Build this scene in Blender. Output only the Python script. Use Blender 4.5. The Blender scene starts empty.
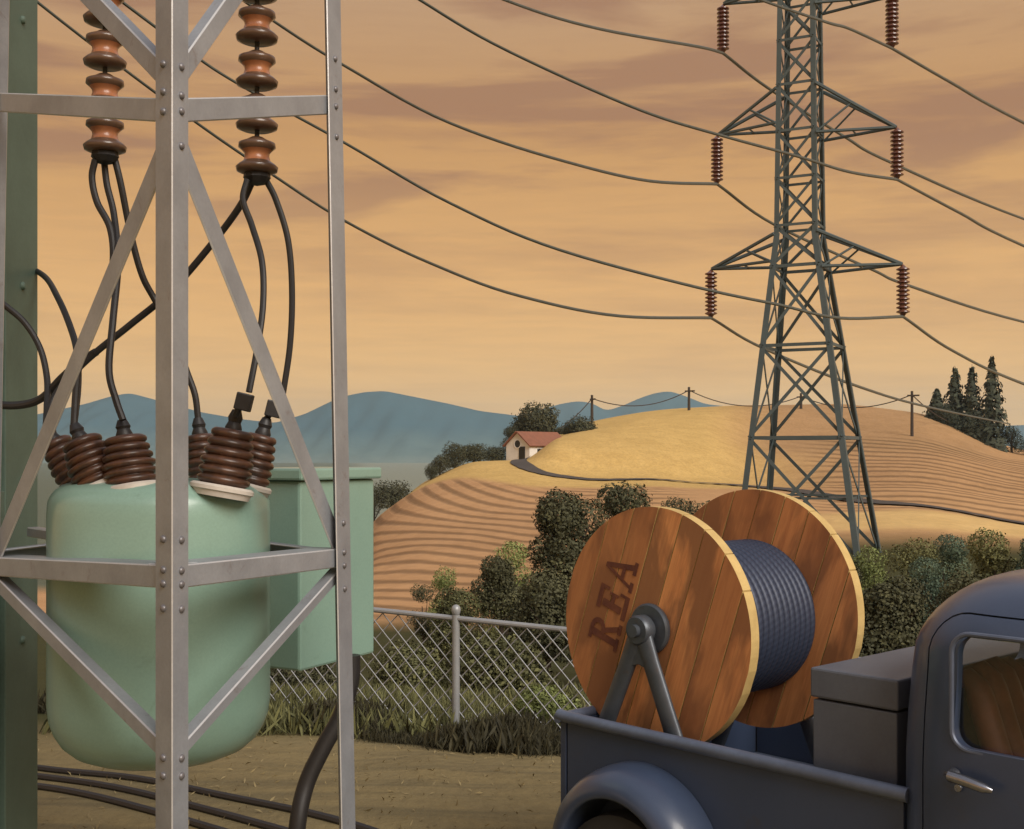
import bpy, bmesh, math, random
import numpy as np
from mathutils import Vector as V

random.seed(7); RNG = np.random.default_rng(7)
R = math.radians
F, CX, HY, CH = 1200.0, 512.0, 455.0, 2.2       # focal length in px, centre column, horizon row, eye height
sc = bpy.context.scene
COL = sc.collection

def P(px, py, d):
    return V(((px - CX) / F * d, d, CH + (HY - py) / F * d))

# ------------------------------------------------------------------ materials
def newmat(name):
    m = bpy.data.materials.new(name); m.use_nodes = True
    nt = m.node_tree; b = nt.nodes['Principled BSDF']
    return m, nt, b

def mixc(nt, fac, a, b, blend='MIX'):
    n = nt.nodes.new('ShaderNodeMix'); n.data_type = 'RGBA'; n.blend_type = blend
    for sock, val in ((n.inputs[0], fac), (n.inputs[6], a), (n.inputs[7], b)):
        if hasattr(val, 'links'): nt.links.new(val, sock)
        elif isinstance(val, (int, float)): sock.default_value = val
        else: sock.default_value = (*val[:3], 1)
    return n.outputs[2]

def noise(nt, scale, detail=4, rough=.55, vec=None, dist=0):
    n = nt.nodes.new('ShaderNodeTexNoise'); n.inputs['Scale'].default_value = scale
    n.inputs['Detail'].default_value = detail; n.inputs['Roughness'].default_value = rough
    n.inputs['Distortion'].default_value = dist
    if vec is not None: nt.links.new(vec, n.inputs['Vector'])
    return n.outputs['Fac']

def ramp(nt, fac, stops):
    n = nt.nodes.new('ShaderNodeValToRGB'); nt.links.new(fac, n.inputs[0])
    e = n.color_ramp.elements
    while len(e) < len(stops): e.new(.5)
    for el, (p, c) in zip(e, stops):
        el.position = p; el.color = (*c, 1) if len(c) == 3 else c
    return n.outputs[0]

def rampf(nt, fac, a, b):
    return ramp(nt, fac, [(a, (0, 0, 0)), (b, (1, 1, 1))])

def objco(nt, scale=(1, 1, 1), rot=(0, 0, 0)):
    t = nt.nodes.new('ShaderNodeTexCoord'); m = nt.nodes.new('ShaderNodeMapping')
    nt.links.new(t.outputs['Object'], m.inputs[0]); m.inputs['Scale'].default_value = scale
    m.inputs['Rotation'].default_value = rot
    return m.outputs[0]

def bump(nt, b, h, strength=.2, dist=.01):
    n = nt.nodes.new('ShaderNodeBump'); n.inputs['Strength'].default_value = strength
    n.inputs['Distance'].default_value = dist
    nt.links.new(h, n.inputs['Height']); nt.links.new(n.outputs[0], b.inputs['Normal'])

def surf(name, c1, c2=None, rough=.6, metal=0, scale=3, fine=60, bstr=.12, bdist=.004, spec=.5, coat=0, stretch=(1, 1, 1), rust=None):
    m, nt, b = newmat(name)
    co = objco(nt, stretch)
    c2 = c2 or tuple(x * .72 for x in c1)
    f = rampf(nt, noise(nt, scale, 6, .6, co), .35, .68)
    col = mixc(nt, f, c1, c2)
    g = rampf(nt, noise(nt, fine, 3, .6, co), .3, .7)
    col = mixc(nt, mathn(nt, 'MULTIPLY', g, .22), col, tuple(x * .55 for x in c1))
    if rust:
        rf = rampf(nt, noise(nt, scale * 2.3, 8, .7, co, .6), .60, .68)
        col = mixc(nt, mathn(nt, 'MULTIPLY', rf, rust[1]), col, rust[0])
    nt.links.new(col, b.inputs['Base Color'])
    b.inputs['Roughness'].default_value = rough; b.inputs['Metallic'].default_value = metal
    b.inputs['Specular IOR Level'].default_value = spec; b.inputs['Coat Weight'].default_value = coat
    b.inputs['Coat Roughness'].default_value = .15
    bump(nt, b, noise(nt, fine, 4, .6, co), bstr, bdist)
    return m

def mathn(nt, op, a, b=None, c=None):
    n = nt.nodes.new('ShaderNodeMath'); n.operation = op
    for i, v in enumerate((a, b, c)):
        if v is None: continue
        if hasattr(v, 'links'): nt.links.new(v, n.inputs[i])
        else: n.inputs[i].default_value = v
    return n.outputs[0]

def attr(nt, name, out='Fac'):
    n = nt.nodes.new('ShaderNodeAttribute'); n.attribute_name = name
    return n.outputs[out]

def foliage(name, dark, mid, light):
    m, nt, b = newmat(name)
    col = ramp(nt, attr(nt, 'tint'), [(0, dark), (.55, mid), (1, light)])
    nt.links.new(col, b.inputs['Base Color'])
    b.inputs['Roughness'].default_value = .7; b.inputs['Specular IOR Level'].default_value = .25
    return m

STEEL = surf('galvanised_steel', (.36, .38, .41), (.26, .275, .30), rough=.45, metal=.35, scale=4, fine=90, bstr=.1, rust=((.16, .10, .07), .35))
EDGE = surf('edge_highlight_steel', (.62, .62, .62), (.50, .50, .50), rough=.35, metal=.4)  # pale steel for bevel faces: edge highlights put into the colour
RIVET = surf('rivet_steel', (.22, .21, .22), rough=.4, metal=.4)
GREEN = surf('green_enamel', (.235, .37, .305), (.205, .33, .275), rough=.3, scale=1.6, fine=120, bstr=.05, bdist=.002, coat=.15, rust=((.14, .22, .17), .4))
GREEN_D = surf('green_column_paint', (.14, .21, .165), (.105, .16, .125), rough=.6, scale=3, fine=60)
RECESS = surf('dark_column_recess', (.07, .075, .07), rough=.7)
WHITEP = surf('pale_gasket', (.62, .57, .50), rough=.5)
CERAM = surf('brown_glazed_ceramic', (.16, .06, .035), (.10, .04, .025), rough=.25, scale=9, coat=.3)
COPPER = surf('copper_toned_ceramic', (.46, .18, .075), (.32, .125, .055), rough=.35, scale=12, coat=.2)
BRONZE = surf('bronze_toned_ceramic', (.15, .082, .05), (.09, .05, .03), rough=.3, scale=10, coat=.25)
RUBBER = surf('black_cable_rubber', (.022, .020, .020), rough=.5)
IRON = surf('dark_cast_iron', (.10, .115, .135), (.07, .08, .095), rough=.42, metal=.4, scale=8, rust=((.10, .07, .05), .4))
TRUCK = surf('slate_blue_truck_paint', (.046, .066, .118), (.037, .053, .095), rough=.36, scale=1.8, fine=150, bstr=.04, bdist=.002, coat=.3, rust=((.05, .05, .055), .6))
TRIM = surf('highlight_blue_steel_trim', (.13, .16, .23), (.09, .11, .16), rough=.4, metal=.2, scale=6)  # paler than the body, painting in the highlight along the bed rails
TOOLP = surf('tool_chest_paint', (.12, .135, .165), (.09, .10, .125), rough=.5, scale=3, fine=80, rust=((.09, .08, .08), .3))
CHROME = surf('dull_chrome', (.35, .36, .40), rough=.25, metal=.9, bstr=.03)
SEATM = surf('brown_leather', (.26, .095, .05), (.15, .055, .03), rough=.55, scale=9)
TYRE = surf('tyre_rubber', (.03, .03, .03), rough=.8)
GALV = surf('galvanised_wire', (.36, .37, .38), (.28, .29, .30), rough=.45, metal=.3)
PYL = surf('weathered_pylon_steel', (.085, .115, .12), (.065, .088, .092), rough=.55, metal=.2, scale=.6, fine=8)
WIRE = surf('aluminium_conductor', (.10, .12, .11), rough=.5, metal=.2)
POLEW = surf('dark_creosoted_wood', (.05, .035, .025), rough=.8)
BARK = surf('rough_bark', (.06, .042, .028), rough=.9, scale=2)
PLASTER = surf('whitewashed_plaster', (.78, .75, .70), (.66, .63, .58), rough=.8, scale=1)
ROOF = surf('red_clay_tiles', (.26, .10, .055), (.20, .08, .045), rough=.8, scale=1.2)
DARKW = surf('dark_opening', (.02, .018, .016), rough=.5)
BRICKD = surf('dark_stucco_side', (.30, .27, .24), rough=.8)
RIM = surf('pale_sawn_wood_edge', (.62, .44, .17), (.48, .33, .12), rough=.7, scale=10, fine=120)
STENCIL = surf('faded_red_stencil_paint', (.11, .030, .020), (.20, .065, .03), rough=.7, scale=12)
MOUNT = None

def wood():
    m, nt, b = newmat('orange_brown_planks')
    uv = nt.nodes.new('ShaderNodeUVMap'); uv.uv_map = 'plank'
    mp = nt.nodes.new('ShaderNodeMapping'); mp.inputs['Scale'].default_value = (26, 1.5, 1)
    nt.links.new(uv.outputs[0], mp.inputs[0])
    g = noise(nt, 1.6, 8, .65, mp.outputs[0], .8)
    mp2 = nt.nodes.new('ShaderNodeMapping'); mp2.inputs['Scale'].default_value = (3.2, 1.1, 1)
    nt.links.new(uv.outputs[0], mp2.inputs[0])
    g2 = noise(nt, 1.5, 4, .55, mp2.outputs[0], .3)
    col = mixc(nt, rampf(nt, g, .35, .68), (.84, .37, .13), (.58, .225, .078))
    col = mixc(nt, mathn(nt, 'MULTIPLY', rampf(nt, g2, .45, .56), .85), col, (.26, .115, .048))
    col = mixc(nt, mathn(nt, 'MULTIPLY', attr(nt, 'tint'), .6), col, (.26, .095, .036))
    nt.links.new(col, b.inputs['Base Color']); b.inputs['Roughness'].default_value = .6
    bump(nt, b, g, .3, .004)
    return m
WOOD = wood()

def cablemat():
    m, nt, b = newmat('twisted_steel_cable')
    uv = nt.nodes.new('ShaderNodeUVMap'); uv.uv_map = 'plank'
    w = nt.nodes.new('ShaderNodeTexWave'); w.wave_type = 'BANDS'; w.bands_direction = 'DIAGONAL'
    w.inputs['Scale'].default_value = 22; w.inputs['Distortion'].default_value = .3
    nt.links.new(uv.outputs[0], w.inputs[0])
    col = mixc(nt, w.outputs['Fac'], (.027, .036, .064), (.040, .052, .088))
    nt.links.new(col, b.inputs['Base Color']); b.inputs['Roughness'].default_value = .5
    b.inputs['Metallic'].default_value = .15
    bump(nt, b, w.outputs['Fac'], .12, .002)
    return m
REELCABLE = cablemat()

def glassmat():
    m, nt, b = newmat('window_glass')
    nt.nodes.remove(b)
    t = nt.nodes.new('ShaderNodeBsdfTransparent'); g = nt.nodes.new('ShaderNodeBsdfGlossy')
    g.inputs['Roughness'].default_value = .05; g.inputs['Color'].default_value = (.8, .85, .85, 1)
    t.inputs['Color'].default_value = (.93, .95, .94, 1)
    mx = nt.nodes.new('ShaderNodeMixShader'); mx.inputs[0].default_value = .05
    nt.links.new(t.outputs[0], mx.inputs[1]); nt.links.new(g.outputs[0], mx.inputs[2])
    nt.links.new(mx.outputs[0], nt.nodes['Material Output'].inputs[0])
    return m
GLASS = glassmat()

# ------------------------------------------------------------------ mesh builder
class MB:
    def __init__(s): s.v = []; s.f = []; s.mi = []; s.uv = {}; s.tint = []
    def add(s, vs, fs, mi=0):
        o = len(s.v); s.v += [V(p) for p in vs]; s.f += [tuple(i + o for i in f) for f in fs]; s.mi += [mi] * len(fs)
        return o
    def box(s, c, a, b, d, mi=0):          # centre and three half-extent vectors
        c, a, b, d = V(c), V(a), V(b), V(d)
        vs = [c + x * a + y * b + z * d for x in (-1, 1) for y in (-1, 1) for z in (-1, 1)]
        s.add(vs, [(0, 1, 3, 2), (4, 6, 7, 5), (0, 4, 5, 1), (2, 3, 7, 6), (0, 2, 6, 4), (1, 5, 7, 3)], mi); return s
    def prism(s, poly, ext, mi=0, rim=None):
        poly = [V(p) for p in poly]; n = len(poly); ext = V(ext)
        s.add(poly + [p + ext for p in poly], [tuple(range(n))[::-1], tuple(range(n, 2 * n))], mi)
        o = len(s.v) - 2 * n
        for i in range(n):
            j = (i + 1) % n; s.f.append((o + i, o + j, o + n + j, o + n + i)); s.mi.append(mi if rim is None else rim)
        return s
    def angle(s, p0, p1, a, b, w=.08, t=.008, w2=None):
        p0, p1, a, b = V(p0), V(p1), V(a).normalized(), V(b).normalized(); w2 = w2 or w
        sec = [(0, 0), (w, 0), (w, t), (t, t), (t, w2), (0, w2)]
        A = [p0 + a * x + b * y for x, y in sec]; B = [p1 + a * x + b * y for x, y in sec]
        n = 6; s.add(A + B, [(5, 4, 3, 2, 1, 0), (6, 7, 8, 9, 10, 11)] + [(i, (i + 1) % n, n + (i + 1) % n, n + i) for i in range(n)])
        return s
    def tube(s, pts, r, n=8, caps=True, mi=0, closed=False):
        pts = [V(p) for p in pts]; k = len(pts); rs = r if isinstance(r, (list, tuple)) else [r] * k
        ref = V((0, 0, 1)); rings = []
        t0 = (pts[1] - pts[0]).normalized()
        if abs(t0.z) > .9: ref = V((1, 0, 0))
        nrm = (ref - t0 * ref.dot(t0)).normalized()
        for i, p in enumerate(pts):
            t = (pts[min(i + 1, k - 1)] - pts[max(i - 1, 0)]).normalized()
            nrm = (nrm - t * nrm.dot(t)); nrm = nrm.normalized() if nrm.length > 1e-6 else t.orthogonal().normalized()
            bn = t.cross(nrm)
            rings.append([p + (nrm * math.cos(2 * math.pi * j / n) + bn * math.sin(2 * math.pi * j / n)) * rs[i] for j in range(n)])
        fs = [(i * n + j, i * n + (j + 1) % n, (i + 1) * n + (j + 1) % n, (i + 1) * n + j) for i in range(k - 1) for j in range(n)]
        if caps: fs += [tuple(range(n))[::-1], tuple((k - 1) * n + j for j in range(n))]
        s.add([q for rg in rings for q in rg], fs, mi); return s
    def lathe(s, prof, o, axis, n=32, mi=0, mif=None):
        o, ax = V(o), V(axis).normalized(); e1 = ax.orthogonal().normalized()
        if abs(ax.z) < .99: e1 = (V((0, 0, 1)) - ax * ax.z).normalized()
        e2 = ax.cross(e1); k = len(prof)
        vs = [o + ax * h + (e1 * math.cos(2 * math.pi * j / n) + e2 * math.sin(2 * math.pi * j / n)) * max(r, 1e-4) for r, h in prof for j in range(n)]
        b0 = s.add(vs, [], mi)
        for i in range(k - 1):
            for j in range(n):
                s.f.append((b0 + i * n + j, b0 + i * n + (j + 1) % n, b0 + (i + 1) * n + (j + 1) % n, b0 + (i + 1) * n + j)); s.mi.append(mif[i] if mif else mi)
        if prof[0][0] > .005 and abs(prof[0][0] - prof[-1][0]) < 1e-6 and k > 3:      # a ring: close the section instead of capping it
            for j in range(n):
                s.f.append((b0 + (k - 1) * n + j, b0 + (k - 1) * n + (j + 1) % n, b0 + (j + 1) % n, b0 + j)); s.mi.append(mi)
            return s
        s.f.append(tuple(b0 + j for j in range(n))[::-1]); s.mi.append(mi)
        s.f.append(tuple(b0 + (k - 1) * n + j for j in range(n))); s.mi.append(mi)
        return s
    def loft(s, rings, mi=0, caps=True):
        n = len(rings[0]); k = len(rings)
        fs = [(i * n + j, i * n + (j + 1) % n, (i + 1) * n + (j + 1) % n, (i + 1) * n + j) for i in range(k - 1) for j in range(n)]
        if caps: fs += [tuple(range(n))[::-1], tuple((k - 1) * n + j for j in range(n))]
        s.add([q for rg in rings for q in rg], fs, mi); return s

ORG = {}
def obj(name, mb, mat, parent=None, smooth=35, bevel=0, kind=None, fix=True):
    off = ORG.get(parent.name, V((0, 0, 0))) if parent else V((0, 0, 0))
    me = bpy.data.meshes.new(name)
    me.from_pydata([tuple(p - off) for p in mb.v], [], mb.f)
    for m in (mat if isinstance(mat, (list, tuple)) else [mat]): me.materials.append(m)
    me.polygons.foreach_set('material_index', mb.mi)
    if fix:
        bm = bmesh.new(); bm.from_mesh(me); bmesh.ops.recalc_face_normals(bm, faces=bm.faces); bm.to_mesh(me); bm.free()
    if smooth:
        me.polygons.foreach_set('use_smooth', [True] * len(me.polygons)); me.set_sharp_from_angle(angle=R(smooth))
    me.update()
    o = bpy.data.objects.new(name, me); COL.objects.link(o)
    if parent: o.parent = parent
    ORG[o.name] = off
    if bevel and mat is STEEL:
        o.data.materials.append(EDGE); bevel = .0045
    if bevel:
        b = o.modifiers.new('bevel', 'BEVEL'); b.width = bevel; b.segments = 2; b.limit_method = 'ANGLE'; b.angle_limit = R(40)
        if mat is STEEL: b.material = 1; b.segments = 1
    if kind: o['kind'] = kind
    return o

def thing(name, loc, label, cat, group=None):
    o = bpy.data.objects.new(name, None); COL.objects.link(o); o.location = V(loc); o.empty_display_size = .2
    ORG[o.name] = V(loc); tag(o, label, cat, group); return o
def tag(o, label, cat, group=None):
    o['label'] = label; o['category'] = cat
    if group: o['group'] = group
    return o

def smoothpts(pts, per=8):
    """Catmull-Rom through 3D points"""
    pts = [V(p) for p in pts]; q = [pts[0] * 2 - pts[1]] + pts + [pts[-1] * 2 - pts[-2]]; out = []
    for i in range(1, len(q) - 2):
        a, b, c, d = q[i - 1:i + 3]
        for k in range(per):
            t = k / per
            out.append(.5 * ((2 * b) + (c - a) * t + (2 * a - 5 * b + 4 * c - d) * t * t + (3 * b - a - 3 * c + d) * t ** 3))
    out.append(pts[-1]); return out

# ------------------------------------------------------------------ terrain
def pchip_slopes(h, dy):
    """dy: secants (k-1, n), h: (k-1,) -> monotone slopes (k, n)"""
    k = len(h) + 1; m = np.zeros((k,) + dy.shape[1:])
    for i in range(1, k - 1):
        w1 = 2 * h[i] + h[i - 1]; w2 = h[i] + 2 * h[i - 1]
        a, b = dy[i - 1], dy[i]; same = a * b > 0
        with np.errstate(divide='ignore', invalid='ignore'):
            r = (w1 + w2) / (w1 / np.where(a == 0, 1e-9, a) + w2 / np.where(b == 0, 1e-9, b))
        m[i] = np.where(same, r, 0)
    m[0] = dy[0]; m[-1] = dy[-1]; return m

def interp_rows(X, Y, x):
    """X (k,), Y (k,n), x (n,) -> (n,)"""
    X = np.asarray(X, float); h = np.diff(X); dy = np.diff(Y, axis=0) / h[:, None]; m = pchip_slopes(h, dy)
    x = np.clip(x, X[0], X[-1]); i = np.clip(np.searchsorted(X, x, side='right') - 1, 0, len(h) - 1); n = np.arange(len(x))
    t = (x - X[i]) / h[i]; H = h[i]
    return ((2 * t**3 - 3 * t**2 + 1) * Y[i, n] + (t**3 - 2 * t**2 + t) * H * m[i, n] + (-2 * t**3 + 3 * t**2) * Y[i + 1, n] + (t**3 - t**2) * H * m[i + 1, n])

CPX = [-300, 272, 345, 380, 430, 480, 520, 560, 600, 650, 700, 760, 830, 912, 1024, 1400]
# ('z', values) are heights in metres; ('y', values) heights given by where that slope shows
ROWS = [
 (3, 'z', [0] * 16), (7.2, 'z', [0] * 16),
 (9.2, 'z', [-.12] * 5 + [-.16] * 5 + [-.2] * 6),
 (11.2, 'z', [-.25, -.3, -.34, -.36, -.4, -.44, -.46, -.48, -.5, -.5, -.5, -.5, -.5, -.5, -.5, -.5]),
 (16, 'z', [-1.1] * 16), (25, 'z', [-2.2] * 16), (40, 'z', [-3.4] * 16),
 (60, 'y', [600, 600, 592, 585, 580, 578, 575, 572, 570, 565, 560, 553, 552, 552, 556, 560]),
 (80, 'y', [600, 598, 580, 560, 548, 545, 545, 540, 535, 522, 516, 520, 522, 520, 530, 540]),
 (100, 'y', [590, 590, 568, 540, 522, 515, 511, 508, 505, 498, 498, 500, 503, 500, 510, 520]),
 (120, 'y', [580, 580, 560, 524, 500, 490, 487, 487, 487, 486, 489, 490, 488, 484, 496, 505]),
 (138, 'y', [570, 570, 553, 516, 485, 472, 470, 472, 476, 478, 483, 484, 475, 469, 483, 495]),
 (147, 'y', [567, 566, 551, 517, 480, 464, 463, 448, 448, 452, 462, 474, 466, 461, 477, 490]),
 (156, 'y', [565, 562, 550, 518, 478, 462, 462, 440, 436, 438, 446, 462, 458, 455, 472, 487]),
 (182, 'y', [560, 556, 550, 535, 492, 474, 466, 434, 426, 420, 420, 436, 440, 437, 462, 480]),
 (220, 'z', [-20, -20, -20, -19, -16, -10, -5] + [None] * 9),
 (300, 'z', [-24, -24, -24, -24, -22, -18, -14, -8, -4, -2, -1, 0, 0, -1, -6, -12]),
 (500, 'z', [-22] * 16), (700, 'z', [-19] * 16), (5000, 'z', [-17] * 16)]
Y220 = [434, 421, 412, 408, 405, 405, 412, 450, 470]
RD = []; RZ = []
for d, k, vals in ROWS:
    if k == 'y': z = [CH + (HY - y) / F * d for y in vals]
    else:
        z = list(vals)
        if d == 220:
            for i, y in enumerate(Y220): z[7 + i] = CH + (HY - y) / F * d
    RD.append(d); RZ.append(z)
RZ = np.array(RZ, float)
def terrain(x, y):
    x = np.atleast_1d(np.asarray(x, float)); y = np.atleast_1d(np.asarray(y, float))
    yy = np.maximum(y, 3.0); px = np.clip(x / yy * F + CX, CPX[0], CPX[-1])
    n = len(x); A = np.zeros((len(RD), n))
    for r in range(len(RD)):
        A[r] = interp_rows(CPX, np.repeat(RZ[r][:, None], 1, 1) @ np.ones((1, n)) if False else np.broadcast_to(RZ[r][:, None], (16, n)), px)
    z = interp_rows(np.log(RD), A, np.log(yy))
    # real small relief
    z = z + np.clip((yy - 25) / 60, 0, 1) * .25 * np.sin(x * .21 + 1.3 * np.sin(yy * .05)) * np.sin(yy * .13 + .5)
    z = z + np.clip((yy - 2) / 6, 0, 1) * .015 * np.sin(x * 3.1 + yy) * np.sin(yy * 2.3)
    return z
def TZ(x, y): return float(terrain([x], [y])[0])
def ss(a, b, x): t = np.clip((x - a) / (b - a), 0, 1); return t * t * (3 - 2 * t)

def build_ground():
    ys = list(np.arange(-25, 3, 1.0)); d = 3.0
    while d < 330: ys.append(d); d *= 1.0105
    while d < 5200: ys.append(d); d *= 1.06
    ys = np.array(ys); s = np.concatenate([np.linspace(-1.7, -.5, 90, endpoint=False), np.linspace(-.5, .5, 330, endpoint=False), np.linspace(.5, 1.7, 91)])
    W = np.maximum(ys + 30, 5.0)
    W = np.where(ys > 3, ys + 33 * np.exp(-(ys - 3) / 25), ys + 33)
    Xg = s[None, :] * W[:, None]; Yg = np.repeat(ys[:, None], len(s), 1)
    x = Xg.ravel(); y = Yg.ravel(); z = terrain(x, y)
    nr, nc = len(ys), len(s)
    idx = np.arange(nr * nc).reshape(nr, nc)
    q = np.stack([idx[:-1, :-1], idx[:-1, 1:], idx[1:, 1:], idx[1:, :-1]], -1).reshape(-1, 4)
    me = bpy.data.meshes.new('ground'); me.vertices.add(len(x)); me.loops.add(q.size); me.polygons.add(len(q))
    me.vertices.foreach_set('co', np.stack([x, y, z], 1).ravel()); me.loops.foreach_set('vertex_index', q.ravel())
    me.polygons.foreach_set('loop_start', np.arange(0, q.size, 4)); me.polygons.foreach_set('loop_total', np.full(len(q), 4))
    me.update(calc_edges=True); me.polygons.foreach_set('use_smooth', [True] * len(q))
    px = x / np.maximum(y, 3) * F + CX; d = np.maximum(y, .1)
    def C(r, g, b): return np.array([r, g, b])[None, :]
    col = np.repeat(C(.225, .178, .092), len(x), 0)                      # yard: dry straw earth
    def lay(c, w): nonlocal col; w = w[:, None]; col = col * (1 - w) + C(*c) * w
    lay((.055, .055, .022), ss(9.6, 11.5, d) )                            # rough green valley floor
    lay((.50, .29, .145), ss(36, 44, d) * ss(700, 600, px))               # ploughed left slope
    lay((.50, .295, .145), ss(60, 75, d) * ss(560, 660, px))                # right slope soil
    lay((.60, .405, .15), ss(117, 124, d - 18 * ss(540, 420, px) ) * ss(860, 700, px))    # ripe grain on mound
    lay((.42, .255, .125), ss(150, 175, d) * ss(690, 790, px) * ss(1040, 960, px))    # dull stubble hill behind
    lay((.62, .42, .18), ss(70, 75, d) * ss(90, 84, d) * ss(780, 850, px))
    lay((.23, .24, .19), ss(240, 300, d))                                 # plain beyond
    lay((.12, .13, .09), ss(90, 110, d) * ss(372, 340, px))
    rowm = ss(38, 46, d) * (1 - ss(114, 122, d - 18 * ss(540, 420, px))) * ss(720, 640, px) * ss(345, 372, px)
    rowr = ss(84, 92, d) * ss(186, 176, d) * ss(775, 850, px)
    pl = np.sqrt((2.44 * (x - 14)) ** 2 + (y - 150) ** 2) / 4.0
    pr = (y + 1.1 * x + 3 * np.sin(x * .05)) / 6.6
    ph = np.where(px < 735, pl, pr)
    for nm, arr in (('rowphase', ph), ('rowmask', np.maximum(rowm, rowr)), ('grain', ss(110, 125, d) * ss(300, 230, d)), ('near', ss(11, 8.5, d))):
        a = me.attributes.new(nm, 'FLOAT', 'POINT'); a.data.foreach_set('value', arr)
    a = me.attributes.new('zone', 'FLOAT_COLOR', 'POINT')
    a.data.foreach_set('color', np.concatenate([col, np.ones((len(x), 1))], 1).ravel())
    m, nt, b = newmat('ground_soil')
    base = attr(nt, 'zone', 'Color'); co = objco(nt)
    n1 = noise(nt, .35, 6, .6, co, .5); n2 = noise(nt, 2.2, 6, .65, co); n3 = noise(nt, 18, 4, .7, objco(nt, (1, .35, 1)))
    c = mixc(nt, mathn(nt, 'MULTIPLY', rampf(nt, n1, .35, .65), .35), base, mixc(nt, 1.0, base, (.62, .58, .5), 'MULTIPLY'))
    c = mixc(nt, mathn(nt, 'MULTIPLY', rampf(nt, n2, .4, .65), .30), c, mixc(nt, 1.0, c, (1.35, 1.3, 1.1), 'MULTIPLY'))
    nearf = mathn(nt, 'MULTIPLY', attr(nt, 'near'), rampf(nt, n3, .42, .62))
    c = mixc(nt, mathn(nt, 'MULTIPLY', nearf, .3), c, (.14, .11, .055))
    rut = rampf(nt, noise(nt, 1.1, 5, .6, objco(nt, (.35, 3.2, 1), (0, 0, R(14))), .4), .46, .62)
    c = mixc(nt, mathn(nt, 'MULTIPLY', mathn(nt, 'MULTIPLY', rut, attr(nt, 'near')), .6), c, (.12, .10, .058))
    gr = rampf(nt, noise(nt, 3.2, 6, .75, objco(nt, (1, .5, 1))), .38, .66)
    c = mixc(nt, mathn(nt, 'MULTIPLY', mathn(nt, 'MULTIPLY', gr, attr(nt, 'grain')), .5), c, mixc(nt, 1.0, c, (.62, .58, .55), 'MULTIPLY'))
    ph = attr(nt, 'rowphase'); wob = mathn(nt, 'MULTIPLY', noise(nt, .25, 3, .5, co), .22)
    sn = mathn(nt, 'SINE', mathn(nt, 'MULTIPLY', mathn(nt, 'ADD', ph, wob), 2 * math.pi))
    row = rampf(nt, mathn(nt, 'MULTIPLY_ADD', sn, .5, .5), .40, .95)
    brk = rampf(nt, noise(nt, 1.6, 5, .7, co), .15, .42)
    rw = mathn(nt, 'MULTIPLY', mathn(nt, 'MULTIPLY', row, attr(nt, 'rowmask')), mathn(nt, 'MULTIPLY', brk, .68))
    c = mixc(nt, rw, c, mixc(nt, 1.0, c, (.32, .33, .34), 'MULTIPLY'))
    nt.links.new(c, b.inputs['Base Color']); b.inputs['Roughness'].default_value = .95; b.inputs['Specular IOR Level'].default_value = .1
    h = mathn(nt, 'ADD', mathn(nt, 'MULTIPLY', n2, .5), mathn(nt, 'MULTIPLY', rw, -1.2))
    bump(nt, b, h, .5, .25)
    me.materials.append(m)
    o = bpy.data.objects.new('ground', me); COL.objects.link(o); o['kind'] = 'structure'
build_ground()

# lane from the farmhouse round the foot of the mound
def strip(name, pts, w, mat, lift):
    mb = MB(); pts = smoothpts([V((p[0], p[1], 0)) for p in pts], 10); k = len(pts); vs = []
    for i, p in enumerate(pts):
        t = (pts[min(i + 1, k - 1)] - pts[max(i - 1, 0)]).normalized(); n = V((-t.y, t.x, 0))
        for s_ in (-1, -.5, 0, .5, 1):
            q = p + n * s_ * w / 2; vs.append(V((q.x, q.y, TZ(q.x, q.y) + lift)))
    mb.add(vs, [(i * 5 + j, i * 5 + j + 1, (i + 1) * 5 + j + 1, (i + 1) * 5 + j) for i in range(k - 1) for j in range(4)])
    return obj(name, mb, mat, kind='structure')
LANE = surf('dark_lane_tarmac', (.075, .06, .05), rough=.9, scale=.5, fine=5)
def gp(px, d): return ((px - CX) / F * d, d)
strip('road', [gp(524, 153), gp(519, 148), gp(521, 143), gp(540, 137), gp(580, 134), gp(640, 133), gp(700, 130), gp(750, 124), gp(800, 116), gp(850, 106), gp(930, 92), gp(1060, 84)], 2.0, LANE, .12)

# ------------------------------------------------------------------ mountains
def mountains(name, sil, d0, z0, seed, mat, thick=620):
    xs = [s_[0] for s_ in sil]; ys = [s_[1] for s_ in sil]
    px = np.arange(xs[0], xs[-1] + 1, 4.0); yy = np.interp(px, xs, ys)
    k = 3; ker = np.ones(k) / k; yy = np.convolve(np.pad(yy, k // 2, 'edge'), ker, 'valid')
    rs = np.random.default_rng(seed); prof = []
    mb = MB(); rows = np.concatenate([np.linspace(-1, 0, 16), np.linspace(.12, 1, 7)]); vs = []
    for r in rows:
        for i, p in enumerate(px):
            hgt = CH + (HY - yy[i]) / F * d0 - z0
            fold = .05 * math.sin(p * .045 + seed + 2.0 * r) + .04 * math.sin(p * .11 + 5 * r + seed) + .025 * math.sin(p * .23 - 7 * r)
            f = max(0, 1 - abs(r)); f = f ** 1.15 + fold * (4 * f * (1 - f)) * (1 if abs(r) > .01 else 0)
            dd = d0 + r * thick
            vs.append(V(((p - CX) / F * d0, dd, z0 + hgt * max(f, 0) - (2 if abs(r) > .98 else 0))))
    n = len(px)
    mb.add(vs, [(i * n + j, i * n + j + 1, (i + 1) * n + j + 1, (i + 1) * n + j) for i in range(len(rows) - 1) for j in range(n - 1)])
    return obj(name, mb, mat, kind='structure', smooth=80)
MTM = surf('hazed_mountain_slope', (.045, .10, .13), (.035, .08, .105), rough=.95, scale=.004, fine=.03, bstr=.4, bdist=6, spec=.1)
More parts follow.
